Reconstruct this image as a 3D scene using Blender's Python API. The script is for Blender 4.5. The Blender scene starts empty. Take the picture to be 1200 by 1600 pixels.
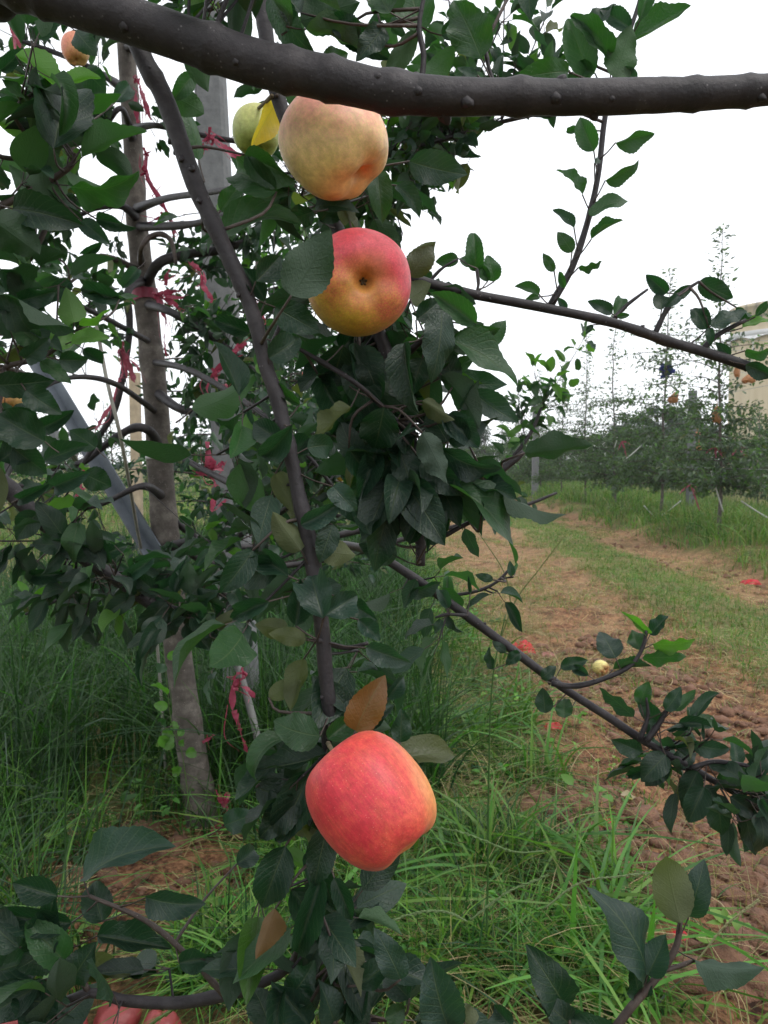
import bpy, math, random
import numpy as np
from mathutils import Vector

R = math.radians
SC = bpy.context.scene
COL = SC.collection
rng = np.random.default_rng(7)
random.seed(7)

# ------------------------------------------------------------------ camera, sky, sun, exposure
F = 1256.0                 # focal length in photo pixels (1200 x 1600)
PITCH = R(3.9)             # looking slightly down
CAM = np.array((0.0, 0.0, 1.3))
FWD = np.array((0.0, math.cos(PITCH), -math.sin(PITCH)))
UPV = np.array((0.0, math.sin(PITCH), math.cos(PITCH)))
RGT = np.array((1.0, 0.0, 0.0))

cam_d = bpy.data.cameras.new('camera')
cam_o = bpy.data.objects.new('camera', cam_d)
COL.objects.link(cam_o)
cam_o.location = CAM
cam_o.rotation_euler = (R(90) - PITCH, 0, 0)
cam_d.sensor_fit = 'VERTICAL'
cam_d.sensor_height = 32.0
cam_d.lens = F / 1600 * 32.0
cam_d.clip_start = 0.02
cam_d.clip_end = 2000
cam_d.dof.use_dof = True
cam_d.dof.focus_distance = 0.72
cam_d.dof.aperture_fstop = 21.0
SC.camera = cam_o

SUN_EL, SUN_AZ = R(60), R(125)     # azimuth measured from +Y towards +X
W = bpy.data.worlds.new('World')
SC.world = W
W.use_nodes = True
nt = W.node_tree
bg = nt.nodes['Background']
sky = nt.nodes.new('ShaderNodeTexSky')
sky.sky_type = 'NISHITA'
sky.sun_disc = False
sky.sun_elevation = SUN_EL
sky.sun_rotation = SUN_AZ
sky.air_density = 1.0
sky.dust_density = 3.0
cloud = nt.nodes.new('ShaderNodeMix')          # closed cloud cover: the blue shows only faintly
cloud.data_type = 'RGBA'
cloud.inputs[0].default_value = 0.86
nt.links.new(sky.outputs[0], cloud.inputs[6])
cloud.inputs[7].default_value = (15.6, 16.0, 16.6, 1)
nt.links.new(cloud.outputs[2], bg.inputs[0])
bg.inputs[1].default_value = 0.08

sun_d = bpy.data.lights.new('sun', 'SUN')
sun_d.energy = 1.2
sun_d.angle = R(25)
sun_d.color = (1.0, 0.96, 0.9)
sun_o = bpy.data.objects.new('sun', sun_d)
COL.objects.link(sun_o)
sd = Vector((math.sin(SUN_AZ) * math.cos(SUN_EL), math.cos(SUN_AZ) * math.cos(SUN_EL), math.sin(SUN_EL)))
sun_o.rotation_euler = sd.to_track_quat('Z', 'Y').to_euler()

SC.view_settings.view_transform = 'Standard'
SC.view_settings.look = 'None'
SC.view_settings.exposure = 0.42
SC.view_settings.gamma = 1.0
SC.cycles.max_bounces = 6
SC.cycles.diffuse_bounces = 4
SC.cycles.glossy_bounces = 2
SC.cycles.transmission_bounces = 4
SC.cycles.caustics_reflective = False
SC.cycles.caustics_refractive = False

# ------------------------------------------------------------------ helpers
def P(px, py, d):
    """a point of the place, read off the photograph at a depth of d metres"""
    return CAM + RGT * ((px - 600) / F * d) + UPV * (-(py - 800) / F * d) + FWD * d

def unit(v):
    v = np.asarray(v, float)
    n = np.linalg.norm(v, axis=-1, keepdims=True)
    return v / np.maximum(n, 1e-9)

class MB:
    """collects vertices and faces with uv, tint and material index, then links ONE mesh object"""
    def __init__(s):
        s.v, s.uv, s.t, s.q, s.qm, s.tr, s.tm, s.n = [], [], [], [], [], [], [], 0
    def add(s, v, quads=None, tris=None, uv=None, tint=None, mat=0):
        v = np.asarray(v, np.float32).reshape(-1, 3)
        k = len(v)
        s.v.append(v)
        s.uv.append(np.zeros((k, 2), np.float32) if uv is None else np.asarray(uv, np.float32).reshape(k, 2))
        if tint is None: tint = (1, 1, 1)
        s.t.append(np.broadcast_to(np.asarray(tint, np.float32), (k, 3)))
        if quads is not None and len(quads):
            q = np.asarray(quads, np.int64).reshape(-1, 4) + s.n
            s.q.append(q); s.qm.append(np.full(len(q), mat, np.int32))
        if tris is not None and len(tris):
            q = np.asarray(tris, np.int64).reshape(-1, 3) + s.n
            s.tr.append(q); s.tm.append(np.full(len(q), mat, np.int32))
        s.n += k
    def mesh(s, name, mats, smooth=True):
        me = bpy.data.meshes.new(name)
        v = np.concatenate(s.v); uv = np.concatenate(s.uv); t = np.concatenate(s.t)
        q = np.concatenate(s.q) if s.q else np.zeros((0, 4), np.int64)
        tr = np.concatenate(s.tr) if s.tr else np.zeros((0, 3), np.int64)
        loops = np.concatenate([q.ravel(), tr.ravel()]).astype(np.int32)
        starts = np.concatenate([np.arange(len(q)) * 4, len(q) * 4 + np.arange(len(tr)) * 3]).astype(np.int32)
        mi = np.concatenate(s.qm + s.tm)
        me.vertices.add(len(v)); me.vertices.foreach_set('co', v.ravel())
        me.loops.add(len(loops)); me.loops.foreach_set('vertex_index', loops)
        me.polygons.add(len(starts)); me.polygons.foreach_set('loop_start', starts)
        me.polygons.foreach_set('material_index', mi.astype(np.int32))
        me.polygons.foreach_set('use_smooth', np.full(len(starts), smooth, bool))
        ul = me.uv_layers.new(name='UVMap')
        ul.data.foreach_set('uv', uv[loops].ravel())
        ca = me.color_attributes.new('tint', 'FLOAT_COLOR', 'POINT')
        ca.data.foreach_set('color', np.concatenate([t, np.ones((len(t), 1), np.float32)], 1).ravel())
        for m in (mats if isinstance(mats, (list, tuple)) else [mats]):
            me.materials.append(m)
        me.update(calc_edges=True)
        return me
    def build(s, name, mats, parent=None, smooth=True):
        o = bpy.data.objects.new(name, s.mesh(name, mats, smooth))
        COL.objects.link(o)
        if parent is not None:
            o.parent = parent
            o.matrix_parent_inverse = parent_inv(parent)
        return o

def parent_inv(p):
    from mathutils import Matrix
    return Matrix.Translation(p.location).inverted() if p.type == 'EMPTY' else Matrix.Identity(4)

def empty(name, loc):
    o = bpy.data.objects.new(name, None)
    o.empty_display_size = 0.05
    o.location = Vector([float(c) for c in loc])
    COL.objects.link(o)
    return o

def tag(o, label=None, cat=None, group=None, kind=None):
    if label: o['label'] = label
    if cat: o['category'] = cat
    if group: o['group'] = group
    if kind: o['kind'] = kind
    return o

def copy_tree(o, parent=None):
    c = o.copy(); COL.objects.link(c)
    if parent is not None:
        c.parent = parent
        c.matrix_parent_inverse = o.matrix_parent_inverse.copy()
    for ch in list(o.children): copy_tree(ch, c)
    return c

def catmull(pts, n):
    p = np.asarray(pts, float)
    if len(p) == 2:
        t = np.linspace(0, 1, n)[:, None]
        return p[0] * (1 - t) + p[1] * t
    p = np.concatenate([[2 * p[0] - p[1]], p, [2 * p[-1] - p[-2]]])
    m = len(p) - 3
    u = np.linspace(0, m - 1e-6, n); i = u.astype(int); f = (u - i)[:, None]
    a, b, c, d = p[i], p[i + 1], p[i + 2], p[i + 3]
    return 0.5 * ((2 * b) + (c - a) * f + (2 * a - 5 * b + 4 * c - d) * f ** 2 + (3 * b - a - 3 * c + d) * f ** 3)

def frames(p):
    t = np.gradient(p, axis=0); t = unit(t)
    ref = np.array((0.0, 0.0, 1.0)) if abs(t[0][2]) < 0.9 else np.array((1.0, 0.0, 0.0))
    n = unit(np.cross(t[0], ref)); N = [n]
    for i in range(1, len(p)):
        n = N[-1] - t[i] * np.dot(N[-1], t[i]); N.append(unit(n))
    N = np.array(N)
    return t, N, np.cross(t, N)

def tube(mb, pts, rad, ns=8, bump=0.0, mat=0, tint=None, cap=True, nodes=None):
    p = np.asarray(pts, float); n = len(p)
    r = np.broadcast_to(np.asarray(rad, float), (n,)).copy()
    t, N, B = frames(p)
    a = np.linspace(0, 2 * math.pi, ns, endpoint=False)
    rr = np.repeat(r[:, None], ns, 1)
    if bump: rr = rr * (1 + bump * smooth_noise(n, ns))
    if nodes is not None: rr = rr * nodes
    v = p[:, None] + rr[..., None] * (np.cos(a)[None, :, None] * N[:, None] + np.sin(a)[None, :, None] * B[:, None])
    L = np.concatenate([[0], np.cumsum(np.linalg.norm(np.diff(p, axis=0), axis=1))])
    uv = np.stack(np.broadcast_arrays(a[None] / 6.2832, L[:, None]), -1)
    i = np.arange(n - 1)[:, None] * ns; j = np.arange(ns)[None]; k = (j + 1) % ns
    q = np.stack([i + j, i + k, i + ns + k, i + ns + j], -1).reshape(-1, 4)
    V = v.reshape(-1, 3); tr = None; UV = uv.reshape(-1, 2)
    if cap:
        V = np.concatenate([V, [p[0], p[-1]]]); UV = np.concatenate([UV, [[0, 0], [0, L[-1]]]])
        b = n * ns
        tr = [(b, (x + 1) % ns, x) for x in range(ns)] + [(b + 1, (n - 1) * ns + x, (n - 1) * ns + (x + 1) % ns) for x in range(ns)]
    mb.add(V, q, tr, UV, tint, mat)

def smooth_noise(n, m):
    z = rng.normal(0, 1, (n, m))
    for _ in range(2):
        z = (z + np.roll(z, 1, 1) + np.roll(z, -1, 1)) / 3
    zz = z.copy()
    zz[1:-1] = (z[:-2] + z[1:-1] + z[2:]) / 3
    return zz * 2

def box(mb, c, s, rot=None, mat=0, tint=None, bev=0.0):
    """bevelled box"""
    h = np.asarray(s, float) / 2; b = min(bev, *(h * .9)) if bev else 0
    V, Q, T = [], [], []
    if not b:
        V = np.array([(x, y, z) for x in (-1, 1) for y in (-1, 1) for z in (-1, 1)]) * h
        Q = [(0, 1, 3, 2), (4, 6, 7, 5), (0, 4, 5, 1), (2, 3, 7, 6), (0, 2, 6, 4), (1, 5, 7, 3)]
    else:
        idx = {}
        for x in (-1, 1):
            for y in (-1, 1):
                for z in (-1, 1):
                    for ax in range(3):
                        d = [x * (h[0] - b), y * (h[1] - b), z * (h[2] - b)]
                        d[ax] = (x, y, z)[ax] * h[ax]
                        idx[(x, y, z, ax)] = len(V); V.append(d)
        for ax in range(3):
            o = [k for k in range(3) if k != ax]
            for sg in (-1, 1):
                f = []
                for (u, w) in ((-1, -1), (1, -1), (1, 1), (-1, 1)):
                    k = [0, 0, 0]; k[ax] = sg; k[o[0]] = u; k[o[1]] = w
                    f.append(idx[(k[0], k[1], k[2], ax)])
                Q.append(f)
        for ax in range(3):
            o = [k for k in range(3) if k != ax]
            for u in (-1, 1):
                for w in (-1, 1):
                    k0 = [0, 0, 0]; k0[o[0]] = u; k0[o[1]] = w
                    a = list(k0); a[ax] = -1; c2 = list(k0); c2[ax] = 1
                    Q.append((idx[(*a, o[0])], idx[(*c2, o[0])], idx[(*c2, o[1])], idx[(*a, o[1])]))
        for x in (-1, 1):
            for y in (-1, 1):
                for z in (-1, 1):
                    T.append((idx[(x, y, z, 0)], idx[(x, y, z, 1)], idx[(x, y, z, 2)]))
        V = np.array(V)
    if rot is not None: V = V @ np.asarray(rot).T
    mb.add(V + np.asarray(c), Q, T, None, tint, mat)

# value noise -------------------------------------------------------------
def _h(ix, iy, s):
    x = np.sin(ix * 127.1 + iy * 311.7 + s * 74.7) * 43758.5453
    return x - np.floor(x)
def vnoise(x, y, s=0):
    ix, iy = np.floor(x), np.floor(y); fx, fy = x - ix, y - iy
    fx = fx * fx * (3 - 2 * fx); fy = fy * fy * (3 - 2 * fy)
    a, b, c, d = _h(ix, iy, s), _h(ix + 1, iy, s), _h(ix, iy + 1, s), _h(ix + 1, iy + 1, s)
    return (a * (1 - fx) + b * fx) * (1 - fy) + (c * (1 - fx) + d * fx) * fy
def fbm(x, y, s=0, o=4):
    r = 0; a = .5
    for k in range(o):
        r = r + a * vnoise(x, y, s + k); x = x * 2.03; y = y * 2.03; a *= .5
    return r
def sstep(a, b, x):
    t = np.clip((x - a) / (b - a), 0, 1); return t * t * (3 - 2 * t)

def ground_z(x, y):
    x = np.asarray(x, float); y = np.asarray(y, float)
    near = 1 - sstep(25, 60, np.abs(y))
    z = 0.10 * (fbm(x * .9, y * .7, 3) - .5) * near
    z = z + 0.05 * sstep(.9, .5, x) * sstep(-2.0, -1.4, x)                      # low ridge under the tree row
    z = z - 0.05 * (sstep(.9, 1.2, x) * sstep(2.4, 2.0, x)) * near               # wheel track
    z = z - 0.04 * (sstep(3.2, 3.5, x) * sstep(4.3, 4.0, x)) * near
    z = z + 0.16 * sstep(4.0, 4.6, x) * sstep(7.0, 6.0, x)                       # bank of the next row
    soil = sstep(.85, 1.1, x) * sstep(4.3, 4.0, x) * near
    z = z + soil * (0.07 * (fbm(x * 6, y * 6, 11) - .5) + 0.05 * (fbm(x * 20, y * 20, 17, 4) - .5))
    z = z + 0.05 * (fbm(x * 9, y * 9, 21) - .5) * (1 - soil) * near
    return z

# ------------------------------------------------------------------ materials
def new_mat(name):
    m = bpy.data.materials.new(name); m.use_nodes = True
    t = m.node_tree; b = t.nodes['Principled BSDF']
    return m, t, b
def ramp(t, fac, stops):
    r = t.nodes.new('ShaderNodeValToRGB')
    while len(r.color_ramp.elements) < len(stops): r.color_ramp.elements.new(0.5)
    for e, (p, c) in zip(r.color_ramp.elements, stops):
        e.position = p; e.color = (*c, 1)
    t.links.new(fac, r.inputs[0]); return r.outputs[0]
def noise(t, scale, detail=4, vec=None, rough=.5, dist=0.0):
    n = t.nodes.new('ShaderNodeTexNoise'); n.inputs['Scale'].default_value = scale
    n.inputs['Detail'].default_value = detail; n.inputs['Roughness'].default_value = rough
    n.inputs['Distortion'].default_value = dist
    if vec is not None: t.links.new(vec, n.inputs['Vector'])
    return n.outputs[0]
def mix(t, fac, a, b, mode='MIX'):
    m = t.nodes.new('ShaderNodeMix'); m.data_type = 'RGBA'; m.blend_type = mode
    for sock, val in ((m.inputs[0], fac), (m.inputs[6], a), (m.inputs[7], b)):
        if isinstance(val, (int, float)): sock.default_value = val
        elif isinstance(val, tuple): sock.default_value = (*val, 1)
        else: t.links.new(val, sock)
    return m.outputs[2]
def mth(t, op, a, b=None, c=None):
    m = t.nodes.new('ShaderNodeMath'); m.operation = op
    for sock, val in zip(m.inputs, (a, b, c)):
        if val is None: continue
        if isinstance(val, (int, float)): sock.default_value = val
        else: t.links.new(val, sock)
    return m.outputs[0]
def bump(t, b, h, strength=.3, dist=.01):
    n = t.nodes.new('ShaderNodeBump'); n.inputs['Strength'].default_value = strength
    n.inputs['Distance'].default_value = dist
    t.links.new(h, n.inputs['Height']); t.links.new(n.outputs[0], b.inputs['Normal']); return n
def coord(t, which='Object', scale=None):
    c = t.nodes.new('ShaderNodeTexCoord').outputs[which]
    if scale:
        m = t.nodes.new('ShaderNodeMapping'); m.inputs['Scale'].default_value = scale
        t.links.new(c, m.inputs[0]); c = m.outputs[0]
    return c
def attr(t, name):
    a = t.nodes.new('ShaderNodeAttribute'); a.attribute_name = name; return a.outputs['Color']

def leaf_material(name, veins=True):
    m, t, b = new_mat(name)
    tint = attr(t, 'tint')
    uvn = t.nodes.new('ShaderNodeUVMap'); sep = t.nodes.new('ShaderNodeSeparateXYZ')
    t.links.new(uvn.outputs[0], sep.inputs[0])
    obj = coord(t)
    n1 = noise(t, 60, 3, obj)
    base = mix(t, ramp(t, n1, [(.3, (.8, .8, .8)), (.7, (1.18, 1.18, 1.18))]), (0, 0, 0), tint, 'MIX')
    mul = t.nodes.new('ShaderNodeMix'); mul.data_type = 'RGBA'; mul.blend_type = 'MULTIPLY'; mul.inputs[0].default_value = 1
    t.links.new(tint, mul.inputs[6]); t.links.new(ramp(t, n1, [(.3, (.72, .74, .76)), (.7, (1, 1, 1))]), mul.inputs[7])
    base = mul.outputs[2]
    if veins:
        d = mth(t, 'ABSOLUTE', mth(t, 'SUBTRACT', sep.outputs[0], .5))
        mid = mth(t, 'SUBTRACT', 1.0, mth(t, 'MINIMUM', mth(t, 'MULTIPLY', d, 34.0), 1.0))
        ph = mth(t, 'SUBTRACT', mth(t, 'MULTIPLY', sep.outputs[1], 1.0), mth(t, 'MULTIPLY', d, .55))
        tri = mth(t, 'PINGPONG', mth(t, 'MULTIPLY', ph, 9.0), .5)
        lat = mth(t, 'SUBTRACT', 1.0, mth(t, 'MINIMUM', mth(t, 'MULTIPLY', tri, 9.0), 1.0))
        vein = mth(t, 'MAXIMUM', mid, mth(t, 'MULTIPLY', lat, .45))
        base = mix(t, mth(t, 'MULTIPLY', vein, .5), base, (.13, .17, .075))
        net = t.nodes.new('ShaderNodeTexVoronoi'); net.feature = 'DISTANCE_TO_EDGE'; net.inputs['Scale'].default_value = 300
        t.links.new(obj, net.inputs['Vector'])
        h = mth(t, 'ADD', mth(t, 'MULTIPLY', vein, -1.0), mth(t, 'MULTIPLY', mth(t, 'MINIMUM', net.outputs[0], .3), 1.2))
        h = mth(t, 'ADD', h, mth(t, 'MULTIPLY', noise(t, 140, 3, obj), .8))
        bump(t, b, h, .35, .0016)
        # a few pale spray spots on some leaves
        sp = ramp(t, noise(t, 420, 1, obj), [(.74, (0, 0, 0)), (.80, (1, 1, 1))])
        patch = ramp(t, noise(t, 9, 1, obj), [(.58, (0, 0, 0)), (.68, (1, 1, 1))])
        spf = mix(t, 1.0, sp, patch, 'MULTIPLY')
        base = mix(t, spf, base, (.20, .26, .22))
    under = mix(t, .26, tint, (.13, .17, .11))
    geo = t.nodes.new('ShaderNodeNewGeometry')
    colr = mix(t, geo.outputs['Backfacing'], base, under)
    t.links.new(colr, b.inputs['Base Color'])
    rg = mth(t, 'ADD', mth(t, 'MULTIPLY', geo.outputs['Backfacing'], .28), .46)
    t.links.new(rg, b.inputs['Roughness'])
    b.inputs['Specular IOR Level'].default_value = .55
    tr = t.nodes.new('ShaderNodeBsdfTranslucent')
    g = mix(t, 1.0, tint, (1.6, 2.1, .75), 'MULTIPLY')
    t.links.new(g, tr.inputs[0])
    mx = t.nodes.new('ShaderNodeMixShader'); mx.inputs[0].default_value = .36
    out = t.nodes['Material Output']
    t.links.new(b.outputs[0], mx.inputs[1]); t.links.new(tr.outputs[0], mx.inputs[2])
    t.links.new(mx.outputs[0], out.inputs['Surface'])
    return m

def grass_material(name):
    m, t, b = new_mat(name)
    tint = attr(t, 'tint')
    t.links.new(tint, b.inputs['Base Color']); b.inputs['Roughness'].default_value = .5
    b.inputs['Specular IOR Level'].default_value = .35
    tr = t.nodes.new('ShaderNodeBsdfTranslucent')
    t.links.new(mix(t, 1.0, tint, (1.3, 1.5, .7), 'MULTIPLY'), tr.inputs[0])
    mx = t.nodes.new('ShaderNodeMixShader'); mx.inputs[0].default_value = .33
    t.links.new(b.outputs[0], mx.inputs[1]); t.links.new(tr.outputs[0], mx.inputs[2])
    t.links.new(mx.outputs[0], t.nodes['Material Output'].inputs['Surface'])
    return m

def bark_material(name, c1, c2, c3, sc=1.0, rough=.7):
    m, t, b = new_mat(name)
    o = coord(t)
    n1 = noise(t, 24 * sc, 8, o, .68); n2 = noise(t, 170 * sc, 5, o, .65)
    base = ramp(t, n1, [(.34, c1), (.5, c2), (.64, c3)])
    vo = t.nodes.new('ShaderNodeTexVoronoi'); vo.inputs['Scale'].default_value = 230 * sc
    t.links.new(o, vo.inputs['Vector'])
    spot = ramp(t, vo.outputs['Distance'], [(.12, (1, 1, 1)), (.2, (0, 0, 0))])
    gate = ramp(t, noise(t, 60 * sc, 2, o), [(.55, (0, 0, 0)), (.62, (1, 1, 1))])
    base = mix(t, mix(t, 1.0, spot, gate, 'MULTIPLY'), base, tuple(min(1, 2.2 * x + .05) for x in c3))
    uvn = t.nodes.new('ShaderNodeUVMap')
    mp = t.nodes.new('ShaderNodeMapping'); mp.inputs['Scale'].default_value = (0, 60 * sc, 1)
    t.links.new(mix(t, .012, uvn.outputs[0], t.nodes[n1.node.name].outputs[1], 'ADD'), mp.inputs[0])
    ring = noise(t, 1.0, 3, mp.outputs[0])
    base = mix(t, .26, base, mix(t, ring, tuple(.5 * x for x in c1), tuple(1.5 * x for x in c3)))
    t.links.new(base, b.inputs['Base Color'])
    b.inputs['Roughness'].default_value = rough
    b.inputs['Specular IOR Level'].default_value = .35
    h = mth(t, 'ADD', mth(t, 'MULTIPLY', n1, 1.0), mth(t, 'ADD', mth(t, 'MULTIPLY', n2, .35), mth(t, 'MULTIPLY', ring, .3)))
    bump(t, b, h, .55, .004)
    return m

def plain(name, c, rough=.6, var=.25, scale=20, bumpv=.15, metal=0.0, dist=.003):
    m, t, b = new_mat(name)
    o = coord(t); n = noise(t, scale, 5, o, .6)
    t.links.new(ramp(t, n, [(.25, tuple(x * (1 - var) for x in c)), (.75, tuple(min(1, x * (1 + var)) for x in c))]), b.inputs['Base Color'])
    b.inputs['Roughness'].default_value = rough; b.inputs['Metallic'].default_value = metal
    if bumpv: bump(t, b, noise(t, scale * 4, 4, o), bumpv, dist)
    return m

M = {}
M['leaf'] = leaf_material('apple_leaf')
M['far_leaf'] = leaf_material('distant_leaf', False)
M['grass'] = grass_material('grass_blade')
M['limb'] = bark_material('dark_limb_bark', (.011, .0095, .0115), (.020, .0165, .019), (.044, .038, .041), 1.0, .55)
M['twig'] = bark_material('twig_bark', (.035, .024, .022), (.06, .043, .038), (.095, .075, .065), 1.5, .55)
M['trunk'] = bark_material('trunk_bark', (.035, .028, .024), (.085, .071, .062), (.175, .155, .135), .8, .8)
M['concrete'] = plain('weathered_concrete', (.14, .145, .15), .95, .28, 30, .3, 0, .003)
M['steel'] = plain('galvanised_steel', (.13, .15, .175), .5, .3, 9, .1, .3)
M['wood'] = plain('pale_pole_wood', (.36, .29, .20), .8, .3, 12, .3)
M['straw'] = M['grass']
M['rope'] = plain('white_rope', (.5, .5, .48), .7, .1, 60, .1)
M['wire'] = plain('dark_wire', (.25, .26, .28), .6, .1, 5, 0)

def film(name, c):
    m, t, b = new_mat(name)
    o = coord(t); n = noise(t, 55, 4, o)
    t.links.new(ramp(t, n, [(.3, tuple(x * .65 for x in c)), (.7, c)]), b.inputs['Base Color'])
    b.inputs['Roughness'].default_value = .35
    tr = t.nodes.new('ShaderNodeBsdfTranslucent'); tr.inputs[0].default_value = (*c, 1)
    mx = t.nodes.new('ShaderNodeMixShader'); mx.inputs[0].default_value = .4
    bump(t, b, noise(t, 160, 3, o), .5, .003)
    t.links.new(b.outputs[0], mx.inputs[1]); t.links.new(tr.outputs[0], mx.inputs[2])
    t.links.new(mx.outputs[0], t.nodes['Material Output'].inputs['Surface'])
    return m
M['red_film'] = film('red_plastic_film', (.42, .06, .115))
M['pink_film'] = film('pink_plastic_film', (.44, .10, .15))

# ------------------------------------------------------------------ leaves
C_LEAF = dict(d=(.012, .040, .022), g=(.018, .048, .034), m=(.026, .078, .026), y=(.085, .20, .035),
              o=(.075, .085, .030), b=(.17, .075, .026), Y=(.62, .40, .05))

def leaves(mb, base, A, N, L, Wd, curl, fold, wave, bend, twist, tint, nv=8, nu=4, mat=0, serr=False):
    """many leaves at once; every argument has one row per leaf"""
    n = len(base)
    base = np.asarray(base, float)
    A = unit(A); B = unit(np.cross(N, A)); N = np.cross(A, B)
    t = np.linspace(0, 1, nv + 1); s = np.linspace(-1, 1, nu + 1)
    w = t ** .58 * np.clip(1 - t, 0, 1) ** .88
    w = w / w.max(); w = w * (1 - .22 * t ** 5); w[0] = .02
    sv = np.broadcast_to(s[None, :], (nv + 1, nu + 1)).copy()
    if serr:
        z = np.where(np.arange(nv + 1) % 2 == 0, 1.035, .975)
        sv[:, 0] *= z; sv[:, -1] *= z
    k = np.where(np.abs(curl) < .02, .02, curl)[:, None]
    kt = k * t[None]
    mx_, mz = L[:, None] * np.sin(kt) / k, -L[:, None] * (1 - np.cos(kt)) / k
    half = (Wd / 2)[:, None, None] * w[None, :, None] * np.ones((1, 1, nu + 1))
    lat = half * sv[None] * np.cos(fold)[:, None, None]
    ph = rng.uniform(0, 6.28, (n, 1, 2)); fr = rng.uniform(1.2, 2.6, (n, 1, 1))
    side = (s > 0).astype(int)
    wv = np.sin(6.28 * fr * t[None, :, None] + ph[:, :, side]) * np.abs(s)[None, None] ** 1.6
    nr = half * np.abs(sv[None]) ** 1.25 * np.sin(fold)[:, None, None] + (wave * Wd)[:, None, None] * wv * (w ** .6)[None, :, None]
    tw = (twist[:, None] * t[None])[..., None]
    lat, nr = lat * np.cos(tw) - nr * np.sin(tw), lat * np.sin(tw) + nr * np.cos(tw)
    lat = lat + (bend * L)[:, None, None] * (t ** 2)[None, :, None]
    X = mx_[..., None] + nr * np.sin(kt)[..., None]
    Z = mz[..., None] + nr * np.cos(kt)[..., None]
    v = base[:, None, None] + X[..., None] * A[:, None, None] + lat[..., None] * B[:, None, None] + Z[..., None] * N[:, None, None]
    uv = np.stack(np.broadcast_arrays((s[None, None] + 1) / 2, t[None, :, None], np.zeros((n, 1, 1)))[:2], -1)
    i = np.arange(nv)[:, None] * (nu + 1); j = np.arange(nu)[None]
    q = np.stack([i + j, i + nu + 1 + j, i + nu + 2 + j, i + j + 1], -1).reshape(-1, 4)
    off = np.arange(n)[:, None, None] * ((nv + 1) * (nu + 1))
    Q = (q[None] + off).reshape(-1, 4)
    T = np.repeat(np.asarray(tint, np.float32), (nv + 1) * (nu + 1), 0)
    mb.add(v.reshape(-1, 3), Q, None, uv.reshape(-1, 2), T, mat)

def stalks(mb, p0, p1, r, mat=1, sag=.15, tint=None):
    """thin three-sided leaf stalks from p0 to p1 (rows)"""
    p0 = np.asarray(p0, float); p1 = np.asarray(p1, float); n = len(p0)
    if n == 0: return
    d = unit(p1 - p0); ln = np.linalg.norm(p1 - p0, axis=1)
    N = unit(np.cross(d, np.array((.3, .5, .8)))); B = np.cross(d, N)
    a = np.array((0, 2.094, 4.189)); V = []
    r = np.broadcast_to(np.asarray(r, float), (n,))
    for f, g in ((0, 1.1), (.5, .8), (1, .9)):
        c = p0 * (1 - f) + p1 * f; c = c + np.array((0, 0, -1.0)) * (sag * ln * 4 * f * (1 - f))[:, None] * .25
        V.append(c[:, None] + (r * g)[:, None, None] * (np.cos(a)[None, :, None] * N[:, None] + np.sin(a)[None, :, None] * B[:, None]))
    V = np.stack(V, 1).reshape(-1, 3)
    q = []
    for i in (0, 3):
        for j in range(3):
            k = (j + 1) % 3
            q.append((i + j, i + k, i + 3 + k, i + 3 + j))
    Q = (np.array(q)[None] + np.arange(n)[:, None, None] * 9).reshape(-1, 4)
    mb.add(V, Q, None, None, tint, mat)

def random_leaves(mb, base, A, L, q='mid', young=.05, spread=1.0, dark=.6, stalk=True, mat=(0, 1)):
    """natural scatter: normals mostly up, droop, folds and curls"""
    n = len(base)
    if n == 0: return
    A = unit(A)
    up = np.array((0, 0, 1.0)) + rng.normal(0, .42 * spread, (n, 3))
    N = up - A * (up * A).sum(1, keepdims=True)
    tint = np.where(rng.random((n, 1)) < dark, np.array(C_LEAF['d'])[None], np.array(C_LEAF['m'])[None])
    tint = tint * rng.uniform(.75, 1.3, (n, 1))
    u = rng.random((n, 1))
    tint = np.where(u < young, np.array(C_LEAF['y'])[None] * rng.uniform(.5, 1.0, (n, 1)), tint)
    tint = np.where((u > .965), np.array(C_LEAF['o'])[None] * rng.uniform(.8, 1.3, (n, 1)), tint)
    W_ = L * rng.uniform(.44, .60, n)
    nv, nu = {'hi': (20, 6), 'mid': (9, 4), 'low': (4, 2), 'min': (2, 2)}[q]
    pl = L * rng.uniform(.25, .45, n)
    b2 = base + A * pl[:, None]
    leaves(mb, b2, A, N, L, W_, rng.normal(.55, .55, n), rng.normal(.5, .36, n),
           rng.uniform(.03, .15, n), rng.normal(0, .12, n), rng.normal(0, .45, n), tint, nv, nu, mat[0], q == 'hi')
    if stalk: stalks(mb, base, b2, np.maximum(.0007, L * .012), mat[1], 0.1, None)

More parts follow.
